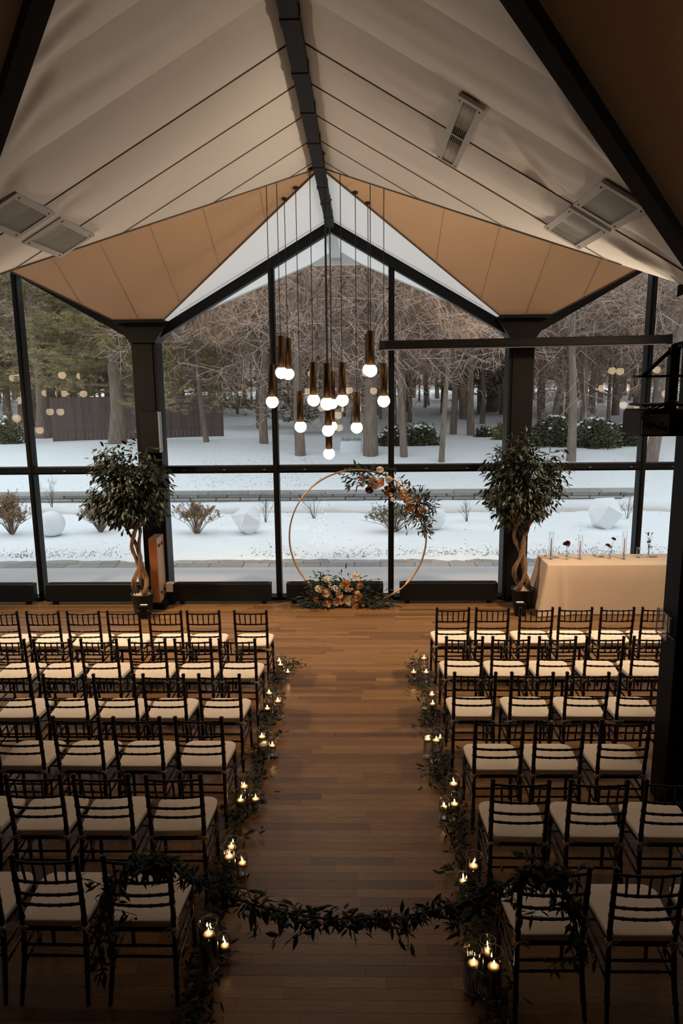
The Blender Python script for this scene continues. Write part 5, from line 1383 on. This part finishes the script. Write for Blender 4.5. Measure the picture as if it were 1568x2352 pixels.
hoop = empty('hoop_arch', (HXC, HY, 0)); tag(hoop, 'large thin gold metal hoop standing on the floor before the glass', 'hoop arch')
for dy, nm in ((-0.022, 'ring'), (0.022, 'ring')):
    MB().tube([(HR*math.cos(a), dy, HR*1.0+0.018+HR*math.sin(a)) for a in np.linspace(0, 2*PI, 97)], 0.011, 7, caps=False).build(nm, M['gold'], hoop, True)
MB().bbox(-0.34, 0.34, -0.13, 0.13, 0.0, 0.012, 0.003).build('foot_plate', M['gold'], hoop)
for (px, py, roses, lab, sd) in ((1301, 1285, [(1300, 1249, 15, 'brown'), (1304, 1246, 12, 'brown')], 'bud vase with one dark brown rose on the draped table', 1), (1399.5, 1283, [(1396, 1253, 13, 'rust'), (1409, 1238, 11, 'red')], 'bud vase with two red roses on the draped table', 2), (1488.5, 1280, [(1489, 1245, 8, 'rust')], 'bud vase with upright leafy sprigs on the draped table', 3)):
    p = on_table(px, py); root = empty('bud_vase', (p.x, p.y, TT)); tag(root, lab, 'vase', 'bud vases on the draped table'); R = random.Random(sd)
    MB().lathe([(0, 0.004), (0.022, 0.004), (0.028, 0.02), (0.026, 0.04), (0.011, 0.062), (0.010, 0.085), (0.013, 0.09), (0.011, 0.09), (0.008, 0.085), (0.009, 0.062), (0.023, 0.04), (0.025, 0.02), (0, 0.008)], 18).build('glass', M['vase'], root, True)
    for (rx_, ry_, w, cc) in roses:
        q = at_y(rx_, ry_, p.y)-Vector(root.location); s = w/F_PX*7.6
        MB().tube([(0, 0, 0.01), (q.x*0.3, 0, 0.09), (q.x, q.y, q.z)], 0.0022, 5).build('stem', M['stem'], root)
        o = inst('rose', ROSE[cc][0], root, q, (0.3, R.uniform(-.3, .3), 0), (s, s, s))
    for k in range(5 if sd < 3 else 16):
        z = R.uniform(0.10, 0.22) if sd < 3 else R.uniform(0.12, 0.36)
        o = bpy.data.objects.new('leaf', gar_leaf); col.objects.link(o); o.parent = root
        o.matrix_local = leaf_matrix(Vector((R.gauss(0, .008)+(0.10*(z-0.2) if sd == 3 and k % 2 else 0)*-1.5, 0, z)), Vector((R.uniform(-1, 1), R.uniform(-.5, .3), 0.7)), Vector((0, -1, .3)), R.uniform(0.035, 0.06))
    if sd == 3:
        for dx in (-0.04, 0.005, 0.03): MB().tube([(0, 0, 0.02), (dx*0.3, 0, 0.15), (dx, 0, 0.34)], 0.002, 4).build('stem', M['stem'], root)

# ================================================================== LEAF GARLANDS
def garland(label, pts, nleaf, seed, thick, leaf_s, nobj, hang=0.0, floor=False, sprays=6):
    P = [Vector(p) for p in pts]; base = P[0].copy(); base.z = min(p.z for p in P)
    root = empty('leaf_garland', base); tag(root, label, 'garland', 'leafy garlands'); R = random.Random(seed)
    Q = []
    for i in range(len(P)-1):
        p0 = P[max(i-1, 0)]; p1 = P[i]; p2 = P[i+1]; p3 = P[min(i+2, len(P)-1)]
        for k in range(6):
            t = k/6; Q.append(0.5*((2*p1)+(p2-p0)*t+(2*p0-5*p1+4*p2-p3)*t*t+(3*p1-p0-3*p2+p3)*t**3))
    Q.append(P[-1])
    MB().tube([q-base for q in Q], 0.007, 6).build('stem', M['stem'], root, True)
    mats = []; tw = MB()
    def leaf_at(c, axis):
        d = (axis*R.uniform(-0.6, 0.9)+Vector((R.gauss(0, .8), R.gauss(0, .8), R.gauss(-hang, .6)))).normalized()
        if floor and c.z+base.z < 0.05: d.z = abs(d.z)*0.5
        mats.append(leaf_matrix(c, d, Vector((R.gauss(0, .6), R.gauss(0, .6), 1)), R.uniform(*leaf_s)))
    for k in range(nleaf):
        i = R.randrange(len(Q)-1); c = Q[i].lerp(Q[i+1], R.random())-base
        c += Vector((R.gauss(0, thick), R.gauss(0, thick), R.gauss(0, thick*0.7) if not floor else abs(R.gauss(0, thick))))
        if floor: c.z = max(c.z, 0.012-base.z)
        leaf_at(c, (Q[i+1]-Q[i]).normalized())
    for k in range(sprays):
        i = R.randrange(len(Q)-1); c = Q[i]-base
        d = Vector((R.gauss(0, 1), R.gauss(0, .7), (R.gauss(-0.9*hang, 0.5) if not floor else abs(R.gauss(0, .12))))).normalized(); L_ = R.uniform(0.12, 0.26)
        e = c+d*L_
        if floor: e.z = max(e.z, 0.012-base.z)
        tw.tube([c, c.lerp(e, .5)+Vector((0, 0, 0.01)), e], 0.0025, 4)
        for j in range(9): leaf_at(c.lerp(e, 0.15+0.85*j/8)+Vector((R.gauss(0, .008), R.gauss(0, .008), R.gauss(0, .008))), d)
    tw.build('twigs', M['stem'], root)
    R.shuffle(mats); put_leaves(root, gar_leaf, mats, nobj, 'leaf')
def flr(L_): return [tuple(at_z(x, y, 0.03)) for x, y in L_]
garland('leafy floor garland winding round the candle vases on the lectern side of the aisle', flr([(672, 1524), (640, 1545), (628, 1590), (622, 1640), (610, 1690), (604, 1745), (590, 1800), (566, 1850), (545, 1905), (523, 1960), (505, 2030), (497, 2100), (478, 2180), (462, 2260), (450, 2330), (438, 2400)]), 900, 41, 0.055, (0.05, 0.085), 200, floor=True, sprays=26)
garland('leafy floor garland winding round the candle vases on the table side of the aisle', flr([(955, 1520), (962, 1560), (985, 1600), (990, 1660), (1003, 1700), (1012, 1760), (1000, 1790), (1040, 1840), (1052, 1900), (1062, 1960), (1082, 2030), (1095, 2100), (1102, 2160), (1125, 2240), (1140, 2320), (1150, 2400)]), 900, 42, 0.055, (0.05, 0.085), 200, floor=True, sprays=26)
lp, rp2 = chairs[('l', 5, 0)].location, chairs[('r', 5, 0)].location
yl, yr = lp.y-0.26, rp2.y-0.26
sw_pts = []
xa, xb = lp.x+0.179, rp2.x-0.179
for t in np.linspace(0, 1, 9): sw_pts.append((xa+(xb-xa)*t, yl+(yr-yl)*t, 0.885-0.30*(1-(2*t-1)**2)**0.9))
garland('leafy garland slung across the aisle between the two rearmost aisle chairs', [(lp.x-0.02, yl-0.01, 0.905), (lp.x+0.10, yl-0.02, 0.915)]+sw_pts+[(rp2.x-0.08, yr-0.02, 0.915), (rp2.x+0.03, yr-0.01, 0.905)], 900, 43, 0.030, (0.055, 0.095), 280, hang=0.45, sprays=20)
garland('leafy tail hanging down the back of the rearmost aisle chair, lectern side', [(lp.x+0.03, yl, 0.90), (lp.x-0.06, yl-0.025, 0.83), (lp.x-0.14, yl-0.02, 0.72), (lp.x-0.19, yl-0.03, 0.58), (lp.x-0.21, yl-0.05, 0.42), (lp.x-0.19, yl-0.07, 0.26)], 150, 44, 0.028, (0.05, 0.085), 100, hang=0.6, sprays=6)
garland('leafy tail hanging down the back of the rearmost aisle chair, table side', [(rp2.x-0.05, yr, 0.90), (rp2.x+0.03, yr-0.02, 0.82), (rp2.x+0.08, yr-0.02, 0.70), (rp2.x+0.12, yr-0.03, 0.57), (rp2.x+0.16, yr-0.04, 0.44)], 130, 45, 0.028, (0.05, 0.085), 90, hang=0.6, sprays=6)

# ================================================================== ADDED FILL LAMPS (out of view, on poles and in the side bays)
def fill_lamp(x, y, z, aim, watts, size, label, spread=2.6, c=(1.0, 0.70, 0.42), pole=False):
    root = empty('added_fill_lamp', (x, y, z)); tag(root, label, 'lamp', 'added fill lamps out of view')
    d = (Vector(aim)-Vector((x, y, z))).normalized(); q = d.to_track_quat('-Z', 'Y')
    body = MB().lathe([(0, 0.16), (size*0.45, 0.16), (size*0.62, 0.10), (size*0.62, 0.0), (size*0.56, 0.0), (size*0.54, 0.03), (0, 0.03)], 20).build('housing', M['black'], root, True)
    body.rotation_euler = q.to_euler()
    MB().box(-0.02, 0.02, -0.02, 0.02, -0.02+(z if pole else 0), 0.02+(z if pole else 0)).build('bracket', M['black'], root)
    if pole:
        root.location.z = 0.0; body.location.z = z
        MB().tube([(0, 0, 0.02), (0, 0, z-0.02)], 0.016, 8).build('pole', M['black'], root); MB().lathe([(0, 0), (0.16, 0), (0.16, 0.012), (0.03, 0.02), (0, 0.02)], 20).build('foot', M['black'], root)
    ld = bpy.data.lights.new('lamp_light', 'AREA'); ld.shape = 'DISK'; ld.size = size; ld.energy = watts; ld.color = c
    ld.spread = spread
    lo = bpy.data.objects.new('lamp_light', ld); col.objects.link(lo); lo.parent = root; lo.rotation_euler = q.to_euler(); lo.location = d*0.02+Vector((0, 0, z if pole else 0))
    return root
UC = (1.0, 0.80, 0.58)  # tint of the unseen uplights added to brighten the fabric slopes
fill_lamp(XC-HB-0.55, YC-HB+0.2, 2.9, (XC-1.7, YC-0.6, 5.2), 5, 0.30, 'added fill uplight on a pole beside the lectern side chairs, turned to the glass', 1.5, c=UC, pole=True)
fill_lamp(XC-HB-1.2, 6.9, 2.8, (XC-1.3, YC-3.4, 5.4), 6, 0.30, 'added fill uplight on a pole beside the lectern side chairs, turned to the balcony', 1.5, c=UC, pole=True)
fill_lamp(3.3, PY1+0.1, 2.6, (XC+1.3, YC-0.9, 5.4), 17, 0.30, 'added fill uplight on a pole behind the dark pillar, turned to the glass', 1.5, c=UC, pole=True)
fill_lamp(3.75, 6.9, 2.6, (XC+2.2, YC-2.6, 4.9), 15, 0.30, 'added fill uplight on a pole behind the dark pillar, turned to the balcony', 1.5, c=UC, pole=True)
fill_lamp(XC-BAY, YC, 5.15, (-1.8, 9.9, 0.0), 130, 0.60, 'added fill floodlight under the ridge of the lectern side bay', 1.5, c=(1.0, 0.75, 0.50))  # unseen floods added to lift the floor and seats near the glass
fill_lamp(XC+BAY, YC, 5.15, (0.8, 9.9, 0.0), 118, 0.60, 'added fill floodlight under the ridge of the draped table side bay', 1.5, c=(1.0, 0.75, 0.50))
